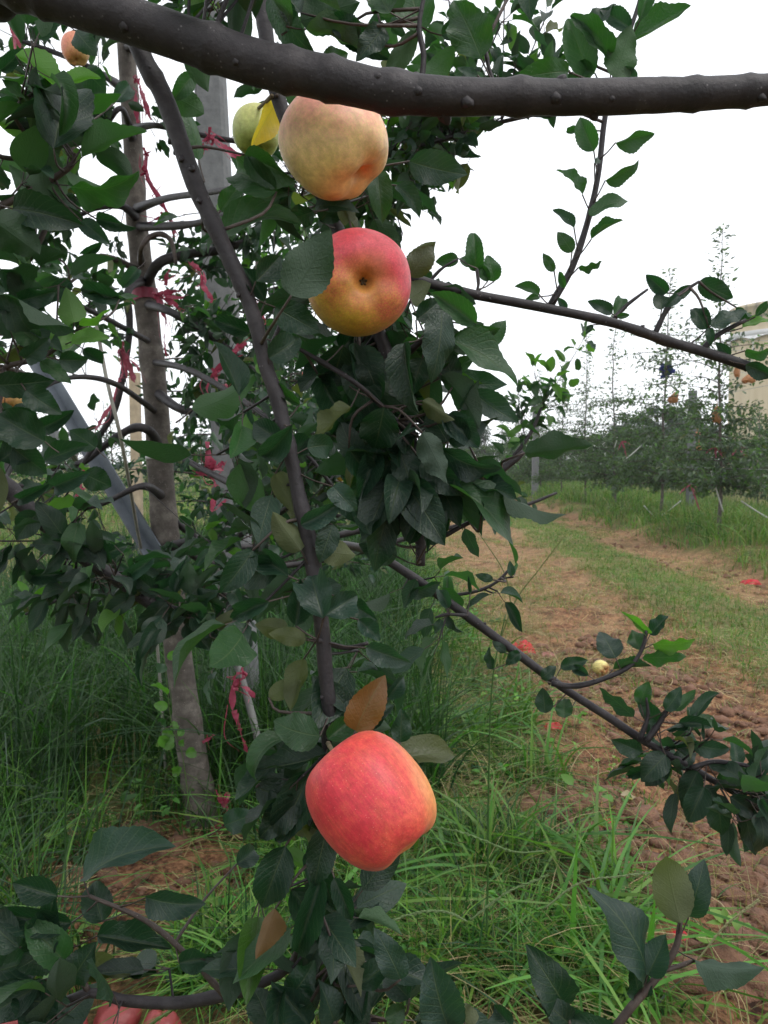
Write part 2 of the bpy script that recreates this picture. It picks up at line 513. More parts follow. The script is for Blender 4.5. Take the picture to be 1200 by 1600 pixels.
def hero_leaf(mb, bx, by, tx, ty, w, d, kind='d', under=False, attach=None, rag=None):
    """one leaf laid where the photograph shows it, with real size, fold and curl"""
    b = P(bx, by, d); tp = P(tx, ty, d)
    Lp = np.linalg.norm(tp - b); wm = w / F * d
    view = unit(CAM - (b + tp) / 2)
    if wm > .72 * Lp:
        L = wm / .66; off = math.sqrt(max(0, L * L - Lp * Lp)) * 1
        tp = tp - view * off
    L = np.linalg.norm(tp - b); A = unit(tp - b)
    Wd = max(wm, .48 * L); roll = math.acos(min(1, wm / Wd)) * random.choice((-1, 1))
    n0 = unit(view - A * np.dot(view, A))
    if under: n0 = -n0
    B0 = np.cross(n0, A)
    N = n0 * math.cos(roll) + B0 * math.sin(roll)
    cu = random.gauss(.5, .5); fo = random.gauss(.55, .3)
    B = np.cross(N, A)
    h = cu / 2
    A2 = A * math.cos(h) + N * math.sin(h); N2 = -A * math.sin(h) + N * math.cos(h)
    La = L * (h / math.sin(h)) if abs(h) > .02 else L
    t = np.array(C_LEAF[kind]) * random.uniform(.85, 1.2)
    leaves(mb, [b], [A2], [N2], np.array([La]), np.array([Wd / max(.8, math.cos(fo))]), np.array([cu]), np.array([fo]),
           np.array([random.uniform(.04, .16)]), np.array([random.gauss(0, .07)]), np.array([random.gauss(0, .35)]), [t], 22, 8, 0, True)
    e = b - A * .018 - np.array((0, 0, .004))
    if attach is not None and len(attach):
        dd = np.linalg.norm(attach - (b - A * .02), axis=1); j = dd.argmin()
        if dd[j] < .10: e = attach[j]
    ln = np.linalg.norm(e - b)
    if ln > .045:
        mid_ = b * .6 + e * .4 - A * .012
        tube(mb, catmull([e, mid_, b], 7), np.linspace(.0017, .0009, 7), 5, 0, 1)
    else:
        stalks(mb, [e], [b], .00095, 1)

# gaps in the foliage: openings of the crown, and leaves thinned out in front of trunk, post, fruit
def proj(p):
    q = np.asarray(p, float) - CAM
    d = np.maximum(q @ FWD, .02)
    return 600 + F * (q @ RGT) / d, 800 - F * (q @ UPV) / d, d
GAPS = [(20, 232, 30, 36), (150, 268, 26, 24), (95, 92, 36, 30), (282, 96, 34, 18), (256, 118, 18, 22), (292, 300, 20, 24), (140, 384, 22, 16), (185, 590, 28, 50), (212, 660, 16, 70),
        (205, 730, 24, 26), (272, 432, 20, 26), (264, 600, 22, 24), (716, 385, 42, 50), (430, 285, 14, 12), (280, 240, 18, 26), (60, 720, 18, 14), (85, 655, 20, 24), (170, 330, 20, 22), (250, 320, 10, 26),
        (420, 40, 10, 20), (590, 60, 14, 16), (545, 25, 18, 14), (505, 45, 8, 20), (738, 340, 42, 46), (700, 620, 18, 12), (385, 300, 12, 12), (130, 610, 16, 30), (345, 220, 16, 30), (370, 110, 12, 12),
        (640, 345, 22, 18), (800, 330, 80, 130), (720, 660, 16, 14)]
TIES = [(224, 150, 20), (230, 260, 18), (252, 325, 18), (272, 360, 14), (340, 225, 22), (385, 252, 14), (262, 462, 26), (262, 500, 16), (195, 570, 22), (165, 640, 18), (350, 565, 24), (320, 450, 14), (332, 740, 26), (333, 790, 14), (372, 1060, 14), (370, 1110, 10), (75, 690, 16), (122, 768, 12), (405, 490, 12), (20, 45, 24), (816, 1016, 24)]
FRUIT = [(412, 180, 56, .86), (522, 226, 84, .68), (561, 444, 88, .68), (580, 1252, 100, .60), (401, 206, 40, .86), (118, 77, 24, 2.1)]
LINES = [([(196, 60), (206, 200), (214, 350), (228, 470), (243, 620), (254, 780), (260, 850)], 22, 2.85, .8), ([(276, 1000), (293, 1130), (312, 1250)], 26, 2.9, .85),
         ([(210, 60), (256, 150), (309, 300), (356, 400), (398, 500), (432, 620), (462, 750), (492, 900), (509, 1050)], 17, .66, .8), ([(330, 100), (335, 320)], 30, 3.2, .7), ([(585, 864), (650, 905), (700, 940), (760, 985), (820, 1030), (880, 1075)], 30, .97, .9), ([(60, 575), (235, 850)], 27, 2.9, .75)]
def keep(c):
    px, py, d = proj(c); n = len(px); k = np.ones(n, bool); u = rng.random(n)
    for x, y, a, b in GAPS: k &= ~((((px - x) / (a + 1)) ** 2 + ((py - y) / (b + 1)) ** 2 < 1) & (u < .85))
    for x, y, r, dd in FRUIT: k &= ~((np.hypot(px - x, py - y) < r + 14) & (d < dd))
    for ln, w, dd, pr in LINES:
        ys = np.array([q[1] for q in ln]); xs = np.array([q[0] for q in ln])
        k &= ~((np.abs(px - np.interp(py, ys, xs)) < w) & (py > ys[0]) & (py < ys[-1]) & (d < dd) & (u < pr))
    for x, y, r in TIES: k &= ~((np.hypot(px - x, py - y) < r) & (d < 2.75) & (u < .8))
    k &= ~((np.abs(py - np.interp(px, [0, 200, 400, 600, 800, 1200], [-36, 31, 98, 142, 151, 140])) < 60) & (d < .63))
    k &= ~((px > 765) & (py > 195) & (py < 470) & (d < 3))
    return k
# ------------------------------------------------------------------ ground
def ground():
    xs = 1.2 + 1.4 * np.sinh(np.linspace(-5.08, 5.08, 600))
    ys = np.concatenate([-np.geomspace(100, 1.2, 24), np.linspace(-1, 1.1, 24)[1:], np.geomspace(1.12, 130, 700)])
    X, Y = np.meshgrid(xs, ys)
    Z = ground_z(X, Y)
    ny, nx = X.shape
    i = np.arange(ny - 1)[:, None] * nx; j = np.arange(nx - 1)[None]
    q = np.stack([i + j, i + j + 1, i + nx + j + 1, i + nx + j], -1).reshape(-1, 4)
    mb = MB(); mb.add(np.stack([X, Y, Z], -1).reshape(-1, 3), q)
    m, t, b = new_mat('orchard_ground')
    o = coord(t); sp = t.nodes.new('ShaderNodeSeparateXYZ'); t.links.new(o, sp.inputs[0])
    nn = noise(t, 1.3, 5, o, .6); n2 = noise(t, 9, 5, o, .6); n3 = noise(t, 55, 5, o, .65)
    soil = ramp(t, mth(t, 'ADD', mth(t, 'MULTIPLY', n2, .5), mth(t, 'MULTIPLY', n3, .5)),
                [(.40, (.035, .018, .012)), (.48, (.14, .066, .036)), (.58, (.30, .16, .085))])
    mp = t.nodes.new('ShaderNodeMapping'); mp.inputs['Scale'].default_value = (60, 16, 30); mp.inputs['Rotation'].default_value = (0, 0, .5)
    t.links.new(o, mp.inputs[0])
    strawn = noise(t, 1.6, 5, mp.outputs[0], .7, 1.5)
    straw = ramp(t, strawn, [(.35, (.15, .105, .06)), (.6, (.42, .31, .165))])
    turf = ramp(t, strawn, [(.35, (.05, .075, .022)), (.65, (.13, .16, .05))])
    x = mth(t, 'ADD', sp.outputs[0], mth(t, 'MULTIPLY', mth(t, 'SUBTRACT', nn, .5), .9))
    def band(a, b2, c, d):
        up = t.nodes.new('ShaderNodeMapRange'); up.interpolation_type = 'SMOOTHSTEP'
        up.inputs[1].default_value = a; up.inputs[2].default_value = b2; t.links.new(x, up.inputs[0])
        dn = t.nodes.new('ShaderNodeMapRange'); dn.interpolation_type = 'SMOOTHSTEP'
        dn.inputs[1].default_value = c; dn.inputs[2].default_value = d; dn.inputs[3].default_value = 1; dn.inputs[4].default_value = 0
        t.links.new(x, dn.inputs[0])
        return mth(t, 'MULTIPLY', up.outputs[0], dn.outputs[0])
    track = mth(t, 'MAXIMUM', band(.58, .85, 2.2, 2.6), band(3.1, 3.4, 4.1, 4.5))
    alley = band(-5.0, -4.6, -2.6, -2.2)
    strip = band(2.0, 2.4, 3.2, 3.5)
    base = mix(t, ramp(t, noise(t, 3.2, 4, o), [(.42, (0, 0, 0)), (.6, (1, 1, 1))]), turf, mix(t, .5, soil, turf))
    base = mix(t, alley, base, mix(t, .55, turf, straw))
    base = mix(t, strip, base, mix(t, .5, turf, straw))
    yr = t.nodes.new('ShaderNodeMapRange'); yr.inputs[1].default_value = 2.5; yr.inputs[2].default_value = 9; yr.inputs[3].default_value = -.12; yr.inputs[4].default_value = .05
    t.links.new(sp.outputs[1], yr.inputs[0]); yf = yr.outputs[0]
    lit = ramp(t, mth(t, 'ADD', mth(t, 'MULTIPLY', noise(t, 2.1, 5, o, .65), .6), mth(t, 'ADD', mth(t, 'MULTIPLY', strawn, .4), yf)), [(.44, (0, 0, 0)), (.55, (1, 1, 1))])
    base = mix(t, track, base, mix(t, mth(t, 'MULTIPLY', lit, .42), soil, straw))
    # bare dug soil round the big tree
    vd = t.nodes.new('ShaderNodeVectorMath'); vd.operation = 'DISTANCE'
    t.links.new(o, vd.inputs[0]); vd.inputs[1].default_value = (-.66, 2.25, 0)
    bare = t.nodes.new('ShaderNodeMapRange'); bare.inputs[1].default_value = .35; bare.inputs[2].default_value = .75
    bare.inputs[3].default_value = 1; bare.inputs[4].default_value = 0
    t.links.new(mth(t, 'ADD', vd.outputs['Value'], mth(t, 'MULTIPLY', mth(t, 'SUBTRACT', n2, .5), .5)), bare.inputs[0])
    base = mix(t, bare.outputs[0], base, soil)
    t.links.new(base, b.inputs['Base Color']); b.inputs['Roughness'].default_value = .95
    b.inputs['Specular IOR Level'].default_value = .15
    bump(t, b, mth(t, 'ADD', mth(t, 'MULTIPLY', n3, .6), mth(t, 'MULTIPLY', strawn, .5)), .9, .02)
    tag(mb.build('ground', m), kind='structure')
ground()

# ------------------------------------------------------------------ grass, straw, clods
def cone_points(n, x0, x1, y0, y1, pw=1.0):
    """random ground points inside a strip, denser towards the camera"""
    u = rng.random(n)
    y = y0 * (y1 / y0) ** (u ** pw)
    x = rng.uniform(x0, x1, n)
    return x, y

def blades(mb, x, y, h, w, col, lean=.5, seg=5, z0=None, jit=.25):
    n = len(x)
    if n == 0: return
    z = ground_z(x, y) - .01 if z0 is None else z0
    az = rng.uniform(0, 6.283, n); ln = np.abs(rng.normal(lean, lean * .6, n))
    D = np.stack([np.cos(az), np.sin(az), np.zeros(n)], -1)
    fa = az + 1.571 + rng.normal(0, .5, n)
    S = np.stack([np.cos(fa), np.sin(fa), np.zeros(n)], -1)
    t = np.linspace(0, 1, seg + 1)
    h = np.broadcast_to(h, (n,)); w = np.broadcast_to(w, (n,))
    hor = (ln[:, None] * t ** 2.0) * h[:, None]
    ver = h[:, None] * (t - np.clip(ln, 0, 1.6)[:, None] * .42 * t ** 2.4)
    c = np.stack([x, y, z], -1)[:, None] + hor[..., None] * D[:, None]
    c[..., 2] += ver
    ww = w[:, None] * np.array([.7 if k == 0 else 1 - .9 * (k / seg) ** 2 for k in range(seg + 1)])[None] / 2
    tw = rng.normal(0, .8, n)[:, None] * t[None]
    up = np.array((0, 0, 1.0))
    Sx = S[:, None] * np.cos(tw)[..., None] + up * np.sin(tw)[..., None]
    v = np.stack([c - ww[..., None] * Sx, c + ww[..., None] * Sx], 2)
    i = np.arange(seg)[:, None] * 2
    q = np.concatenate([i, i + 1, i + 3, i + 2], 1)
    Q = (q[None] + np.arange(n)[:, None, None] * (2 * seg + 2)).reshape(-1, 4)
    cc = np.asarray(col, float)[rng.integers(0, len(col), n)] * rng.uniform(1 - jit, 1 + jit, (n, 1)) * (.55 + .9 * fbm(x * 4.5, y * 4.5, 77, 3))[:, None]
    mb.add(v.reshape(-1, 3), Q, None, None, np.repeat(cc, 2 * seg + 2, 0))

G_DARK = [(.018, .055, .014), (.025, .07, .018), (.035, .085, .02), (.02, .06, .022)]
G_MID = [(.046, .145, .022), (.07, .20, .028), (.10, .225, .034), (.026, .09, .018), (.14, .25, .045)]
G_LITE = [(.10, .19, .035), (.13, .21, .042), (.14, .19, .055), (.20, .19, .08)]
G_DRY = [(.34, .26, .13), (.42, .34, .19), (.26, .19, .09), (.30, .26, .12)]

def in_view(x, y, m=.12):
    return np.abs(x) < (y * (600 / F) + m + .03 * y)

def clumped(x, y, sc, thr, seed):
    return fbm(x * sc, y * sc, seed, 3) > thr

def grass():
    # tall grass under the near row; tree shade put into its dark tint
    mb = MB()
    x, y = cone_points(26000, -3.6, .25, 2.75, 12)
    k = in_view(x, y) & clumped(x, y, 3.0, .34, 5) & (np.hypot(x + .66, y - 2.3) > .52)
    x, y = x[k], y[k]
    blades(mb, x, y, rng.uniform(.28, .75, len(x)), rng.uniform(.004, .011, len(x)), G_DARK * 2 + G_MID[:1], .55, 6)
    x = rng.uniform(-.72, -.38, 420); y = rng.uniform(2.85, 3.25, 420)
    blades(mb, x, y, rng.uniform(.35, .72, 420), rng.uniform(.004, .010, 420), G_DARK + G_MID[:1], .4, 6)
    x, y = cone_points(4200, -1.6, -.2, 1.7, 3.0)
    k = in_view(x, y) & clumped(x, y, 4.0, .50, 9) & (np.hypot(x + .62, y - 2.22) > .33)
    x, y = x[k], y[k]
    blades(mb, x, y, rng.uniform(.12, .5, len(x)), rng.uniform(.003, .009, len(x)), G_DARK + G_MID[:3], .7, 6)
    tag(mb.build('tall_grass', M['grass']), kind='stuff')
    # lush lighter grass between the row and the wheel track
    mb = MB()
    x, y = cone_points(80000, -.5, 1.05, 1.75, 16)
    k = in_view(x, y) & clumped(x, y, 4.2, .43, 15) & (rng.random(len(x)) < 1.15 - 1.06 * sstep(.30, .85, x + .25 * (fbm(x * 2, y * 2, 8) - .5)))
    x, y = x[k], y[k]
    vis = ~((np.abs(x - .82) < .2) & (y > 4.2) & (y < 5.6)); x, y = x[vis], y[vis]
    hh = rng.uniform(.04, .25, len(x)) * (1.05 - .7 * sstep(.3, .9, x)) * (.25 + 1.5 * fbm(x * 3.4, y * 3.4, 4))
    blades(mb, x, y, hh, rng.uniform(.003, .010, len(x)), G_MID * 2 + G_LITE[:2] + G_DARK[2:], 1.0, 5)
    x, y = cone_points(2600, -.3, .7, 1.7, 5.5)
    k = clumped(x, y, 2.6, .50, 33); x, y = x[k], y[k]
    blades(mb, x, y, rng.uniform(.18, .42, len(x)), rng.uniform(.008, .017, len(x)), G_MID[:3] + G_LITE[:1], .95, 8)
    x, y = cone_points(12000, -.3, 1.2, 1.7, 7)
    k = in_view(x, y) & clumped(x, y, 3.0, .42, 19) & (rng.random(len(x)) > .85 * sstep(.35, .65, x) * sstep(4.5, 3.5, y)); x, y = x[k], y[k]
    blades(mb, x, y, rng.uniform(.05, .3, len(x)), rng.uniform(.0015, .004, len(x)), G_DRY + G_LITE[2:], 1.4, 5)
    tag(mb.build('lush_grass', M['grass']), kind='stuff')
    # mown short grass and dry stubble over the path
    mb = MB()
    x, y = cone_points(210000, .8, 4.6, 1.9, 34, .8)
    n = fbm(x * 1.6, y * .8, 23) + .35 * sstep(2.1, 2.6, x) * sstep(3.5, 3.1, x) - .08
    k = in_view(x, y) & (rng.random(len(x)) < (.07 + sstep(.34, .66, n)) * (1 - .85 * sstep(1.9, 1.6, x) * sstep(4.2, 3.2, y))); x, y = x[k], y[k]
    s = sstep(2.0, 2.6, x) * sstep(3.6, 3.1, x)
    g = rng.random(len(x)) < .2 + .55 * s
    sc = 1 + .05 * y
    blades(mb, x[g], y[g], rng.uniform(.025, .11, g.sum()), rng.uniform(.0025, .006, g.sum()) * sc[g], G_LITE + G_MID[:3], .8, 3)
    g = ~g
    blades(mb, x[g], y[g], rng.uniform(.02, .09, g.sum()), rng.uniform(.002, .005, g.sum()) * sc[g], G_DRY + G_LITE[2:], 1.4, 3)
    tag(mb.build('mown_grass', M['grass']), kind='stuff')
    # bank of taller grass along the next row
    mb = MB()
    x, y = cone_points(44000, 4.1, 9.0, 7.0, 45, .8)
    k = in_view(x, y, .6) & clumped(x, y, 1.5, .38, 29); x, y = x[k], y[k]
    sc = 1 + .06 * y
    blades(mb, x, y, rng.uniform(.15, .55, len(x)) * (.55 + .45 * sstep(4.2, 5.0, x)), rng.uniform(.004, .010, len(x)) * sc, G_MID + G_LITE * 2, .6, 4)
    tag(mb.build('bank_grass', M['grass']), kind='stuff')
    # lighter grass of the alley on the far side of the row
    mb = MB()
    x, y = cone_points(26000, -9, -1.6, 5.0, 40, .8)
    k = in_view(x, y, .6) & clumped(x, y, 1.7, .36, 31); x, y = x[k], y[k]
    sc = 1 + .06 * y
    blades(mb, x, y, rng.uniform(.08, .42, len(x)), rng.uniform(.004, .010, len(x)) * sc, G_LITE * 2 + G_MID + G_DRY[:1], .7, 4)
    tag(mb.build('alley_grass', M['grass']), kind='stuff')
    # loose straw
    mb = MB()
    for (n, x0, x1, y0, y1, thr) in ((2600, -1.25, .5, 1.7, 3.0, .42), (12000, .3, 4.3, 1.9, 14, .45)):
        x, y = cone_points(n, x0, x1, y0, y1)
        k = in_view(x, y) & clumped(x, y, 5.2, thr, 41) & (rng.random(len(x)) > .88 * sstep(.4, .65, x) * sstep(1.9, 1.6, x) * sstep(5, 3.8, y)); x, y = x[k], y[k]; n = len(x)
        az = rng.uniform(0, 6.283, n); L = rng.uniform(.03, .16, n)
        D = np.stack([np.cos(az), np.sin(az), rng.normal(0, .12, n)], -1)
        S = np.stack([-np.sin(az), np.cos(az), np.zeros(n)], -1)
        t = np.linspace(-.5, .5, 4)
        c = np.stack([x, y, np.zeros(n)], -1)[:, None] + D[:, None] * (L[:, None] * t)[..., None]
        c = c + S[:, None] * (rng.normal(0, .3, n)[:, None] * L[:, None] * (t ** 2)[None])[..., None]
        c[..., 2] += np.maximum(ground_z(c[..., 0], c[..., 1]) - ground_z(x, y)[:, None], -.01) + ground_z(x, y)[:, None] + rng.uniform(.003, .025, n)[:, None]
        w = rng.uniform(.001, .0028, n)[:, None, None]
        v = np.stack([c - S[:, None] * w, c + S[:, None] * w + np.array((0, 0, .001))], 2)
        i = np.arange(3)[:, None] * 2
        Q = (np.concatenate([i, i + 1, i + 3, i + 2], 1)[None] + np.arange(n)[:, None, None] * 8).reshape(-1, 4)
        cc = np.array(G_DRY)[rng.integers(0, 4, n)] * rng.uniform(.7, 1.3, (n, 1))
        mb.add(v.reshape(-1, 3), Q, None, None, np.repeat(cc, 8, 0))
    tag(mb.build('dry_straw', M['straw']), kind='stuff')
grass()

def ground_weeds():
    # broad-leaved weeds mixed into the grass
    mb = MB()
    cx, cy = cone_points(420, -1.5, 1.0, 1.75, 7)
    k = in_view(cx, cy) & (np.hypot(cx + .66, cy - 2.3) > .3) & (rng.random(len(cx)) > .7 * sstep(.5, .9, cx)); cx, cy = cx[k], cy[k]
    B, A, L, T = [], [], [], []
    for a, b2 in zip(cx, cy):
        m = rng.integers(6, 16); h = rng.uniform(.02, .16)
        az = rng.uniform(0, 6.28, m); r = rng.uniform(.0, .07, m)
        z = float(ground_z(a, b2))
        B.append(np.stack([a + r * np.cos(az), b2 + r * np.sin(az), z + h * rng.uniform(.3, 1, m)], -1))
        A.append(np.stack([np.cos(az), np.sin(az), rng.uniform(-.2, .8, m)], -1)); s = rng.uniform(.018, .05)
        L.append(s * rng.uniform(.7, 1.3, m)); c = np.array(G_MID[rng.integers(0, 5)]) * rng.uniform(.7, 1.5); T.append(np.repeat(c[None], m, 0) * rng.uniform(.8, 1.2, (m, 1)))
    B, A, L, T = np.concatenate(B), unit(np.concatenate(A)), np.concatenate(L), np.concatenate(T); n = len(B)
    up = np.array((0, 0, 1.0)) + rng.normal(0, .3, (n, 3))
    leaves(mb, B, A, up, L, L * rng.uniform(.5, .8, n), rng.normal(.5, .3, n), rng.normal(.3, .2, n), np.full(n, .05), rng.normal(0, .1, n), rng.normal(0, .2, n), T, 5, 2)
    base = B - A * (L * .2)[:, None]; gz = ground_z(base[:, 0], base[:, 1])
    stalks(mb, np.stack([base[:, 0] - A[:, 0] * .02, base[:, 1] - A[:, 1] * .02, gz - .005], -1), B, .0008, 0, .05, (.06, .12, .03))
    tag(mb.build('ground_weeds', M['grass']), kind='stuff')
ground_weeds()

def lump(mb, c, r, seg=8, rough=.3, sq=.75, tint=None, mat=0):
    """irregular lump of soil or stone"""
    th = np.linspace(0, math.pi, seg // 2 + 2); ph = np.linspace(0, 2 * math.pi, seg, endpoint=False)
    T_, P_ = np.meshgrid(th, ph, indexing='ij')
    rr = 1 + rough * smooth_noise(*T_.shape); rr[0] = rr[0].mean(); rr[-1] = rr[-1].mean()
    v = np.stack([np.sin(T_) * np.cos(P_), np.sin(T_) * np.sin(P_), np.cos(T_) * sq], -1) * rr[..., None] * r
    n, m = T_.shape
    i = np.arange(n - 1)[:, None] * m; j = np.arange(m)[None]; k = (j + 1) % m
    q = np.stack([i + j, i + m + j, i + m + k, i + k], -1).reshape(-1, 4)
    mb.add(v.reshape(-1, 3) + np.asarray(c), q, None, None, tint, mat)

def clods():
    mb = MB()
    m = plain('soil_clod', (.165, .085, .052), .95, .35, 40, .9, 0, .01)
    x = np.concatenate([rng.uniform(.5, 2.0, 5200), rng.uniform(3.2, 4.2, 250), rng.uniform(-1.2, -.2, 220)])
    y = np.concatenate([1.9 * (6 / 1.9) ** rng.random(5200) ** 1.5, rng.uniform(6, 16, 250), rng.uniform(1.9, 2.7, 220)])
    k = in_view(x, y) & clumped(x, y, 2.3, .34, 51); x, y = x[k], y[k]
    z = ground_z(x, y)
    for a, b2, c in zip(x, y, z):
        r = min(.045, .007 + np.random.default_rng(int(a * 1e5) % 99991).exponential(.0095))
        lump(mb, (a, b2, c + r * .05), r, 10, .75, .65)
    tag(mb.build('soil_clods', m), kind='stuff')
clods()
# ------------------------------------------------------------------ branches and foliage of the near trees
def line(pts, d=None):
    """photo points (px, py, radius_px[, depth]) -> points of the place and radii in metres"""
    p, r, last = [], [], d
    for q in pts:
        last = q[3] if len(q) > 3 else last
        p.append(P(q[0], q[1], last)); r.append(q[2] / F * last)
    return np.array(p), np.array(r)

def sweep(mb, p, r, n=40, ns=10, bumpy=.05, knots=0, mat=0):
    pp = catmull(p, n); rr = np.interp(np.linspace(0, 1, n), np.linspace(0, 1, len(r)), r)
    if knots:
        for c in rng.uniform(.05, .95, knots):
            rr = rr * (1 + .13 * np.exp(-((np.linspace(0, 1, n) - c) / (.9 / n)) ** 2))
    tube(mb, pp, rr, ns, bumpy, mat)
    if knots >= 6:                                   # buds and short spur stubs
        t_, N_, B_ = frames(pp)
        for _ in range(knots * 2):
            i = random.randrange(2, n - 2); a = random.uniform(0, 6.28)
            q = N_[i] * math.cos(a) + B_[i] * math.sin(a); c = pp[i] + q * rr[i] * .8
            s_ = min(.0045, rr[i] * .4) * random.uniform(.6, 1.3); e = c + (q + t_[i] * .6) * s_ * random.choice((1.0, 1.2, 1.5))
            tube(mb, catmull([c, (c + e) / 2, e], 5), np.array([1.0, .95, .8, .6, .15]) * s_, 6, .1, mat)
    return pp

def twig_clusters(bm, fm, pp, n, k, L, tl=(.02, .07), q='mid', t0=.05, t1=1.0, up=.5, young=.04, dark=.65, bias=None, out=.0, long=0.0, spread=1.0):
    """leafy spurs and shoots along a branch: twigs go to bm, leaves to fm"""
    m = len(pp); tan = unit(np.gradient(pp, axis=0))
    B, A, LL, T0, T1 = [], [], [], [], []
    for _ in range(n):
        i = int((t0 + (t1 - t0) * random.random()) * (m - 1)); c = pp[i]
        d = rng.normal(0, 1, 3); d = d - tan[i] * d.dot(tan[i]) * .8
        d = unit(d) + np.array((0, 0, up)) + tan[i] * .35
        if bias is not None: d = d + np.asarray(bias)
        d = unit(d)
        l = random.uniform(*tl) * (4.0 if random.random() < long else 1.0)
        e = c + d * l
        if not keep(np.array([e, (c + e) / 2, e + d * .03])).all(): continue
        T0.append(c); T1.append(e)
        kk = max(1, int(random.gauss(k, k * .25)) + int(l / .035))
        for j in range(kk):
            f = 1.0 if j < k else random.uniform(.25, 1)
            b = c + d * l * f
            a = d * random.uniform(.1, .9) + unit(rng.normal(0, 1, 3)) * 1.0 + np.array((0, 0, -.15))
            B.append(b); A.append(a); LL.append(random.uniform(*L))
    if T0: stalks(bm, T0, T1, .0016, 0, .05)
    if B:
        B, A, LL = np.array(B), unit(np.array(A)), np.array(LL)
        ok = keep(B + A * (LL * .8)[:, None]) & keep(B + A * (LL * .2)[:, None]) & keep(B + A * (LL * 1.3)[:, None])
        random_leaves(fm, B[ok], A[ok], LL[ok], q, young, spread, dark)

def heroes(fm, text, d, attach):
    for ln in text.strip().splitlines():
        for it in ln.split(';'):
            f = it.split()
            if not f: continue
            bx, by, tx, ty, w = map(float, f[:5])
            kind = 'd'; under = False; dd = d
            for x in f[5:]:
                if x == 'u': under = True
                elif x[0].isdigit() or x[0] == '.': dd = float(x)
                else: kind = x
            hero_leaf(fm, bx, by, tx, ty, w, dd + random.uniform(-.015, .015), kind, under, attach)

LEAFM = [M['leaf'], M['twig']]

# ------------------------------------------------------------------ the tree the camera stands under
NT = empty('apple_tree', (-1.02, .30, float(ground_z(-1.02, .30))))
tag(NT, 'apple tree whose thick dark limb crosses the top, carrying the three big apples', 'tree')
tb = MB()
NTZ = lambda z, dx=0: np.array((-1.02 + dx, .30, z))
tp = catmull([NTZ(-.05), NTZ(.8, .03), NTZ(1.6, .01), NTZ(2.4, .05), NTZ(3.3, .1)], 30)
tube(tb, tp, np.linspace(.055, .025, 30), 12, .06)
tb.build('trunk', M['trunk'], NT)

def branch(parent, name, segs, mats, hero='', hd=.8, clusters=(), label=None, ns=10, extra=None):
    """one branch (with its side shoots) as a part and its foliage as that part's sub-part"""
    bm, fm = MB(), MB(); polys = []
    for s in segs:
        p, r = s['p'], s['r']
        polys.append(sweep(bm, p, r, s.get('n', 36), s.get('ns', ns), s.get('b', .05), s.get('k', 3)))
    att = np.concatenate(polys)
    if hero: heroes(fm, hero, hd, att)
    for c in clusters:
        c = dict(c); i = c.pop('i', 0)
        twig_clusters(bm, fm, polys[i], **c)
    if extra: extra(bm, fm, polys)
    o = bm.build(name, mats, parent)
    if label: o['label'] = label
    if fm.n: fm.build('foliage', LEAFM, o)
    return o
def S(pts, d=None, pre=None, **k):
    p, r = line(pts, d)
    if pre is not None:
        p = np.concatenate([np.array(pre[0]), p]); r = np.concatenate([np.array(pre[1]), r])
    return dict(p=p, r=r, **k)

# thick limb over the top, with the upright leaves that stand behind it
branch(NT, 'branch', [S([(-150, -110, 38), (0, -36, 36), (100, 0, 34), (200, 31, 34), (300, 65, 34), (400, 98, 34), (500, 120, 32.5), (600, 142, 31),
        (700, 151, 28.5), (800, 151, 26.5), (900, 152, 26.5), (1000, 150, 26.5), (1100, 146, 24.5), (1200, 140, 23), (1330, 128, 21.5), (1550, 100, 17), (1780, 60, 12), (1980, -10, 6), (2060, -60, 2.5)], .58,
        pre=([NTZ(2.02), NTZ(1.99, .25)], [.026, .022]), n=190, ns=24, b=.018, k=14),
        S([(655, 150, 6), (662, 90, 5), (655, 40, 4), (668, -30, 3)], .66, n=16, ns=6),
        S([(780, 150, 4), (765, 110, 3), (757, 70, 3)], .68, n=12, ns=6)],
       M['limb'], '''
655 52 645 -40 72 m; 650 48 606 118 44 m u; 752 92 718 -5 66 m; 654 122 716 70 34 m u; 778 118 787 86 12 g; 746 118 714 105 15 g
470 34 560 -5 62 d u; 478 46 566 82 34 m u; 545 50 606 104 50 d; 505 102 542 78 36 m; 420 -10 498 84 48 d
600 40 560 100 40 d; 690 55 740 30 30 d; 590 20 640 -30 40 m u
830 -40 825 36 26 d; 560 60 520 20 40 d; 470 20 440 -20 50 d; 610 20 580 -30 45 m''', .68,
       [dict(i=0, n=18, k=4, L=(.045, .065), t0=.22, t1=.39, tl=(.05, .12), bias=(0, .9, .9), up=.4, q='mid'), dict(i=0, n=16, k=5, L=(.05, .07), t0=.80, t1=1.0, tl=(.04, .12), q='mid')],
       'thick dark limb across the top of the view', ns=10)

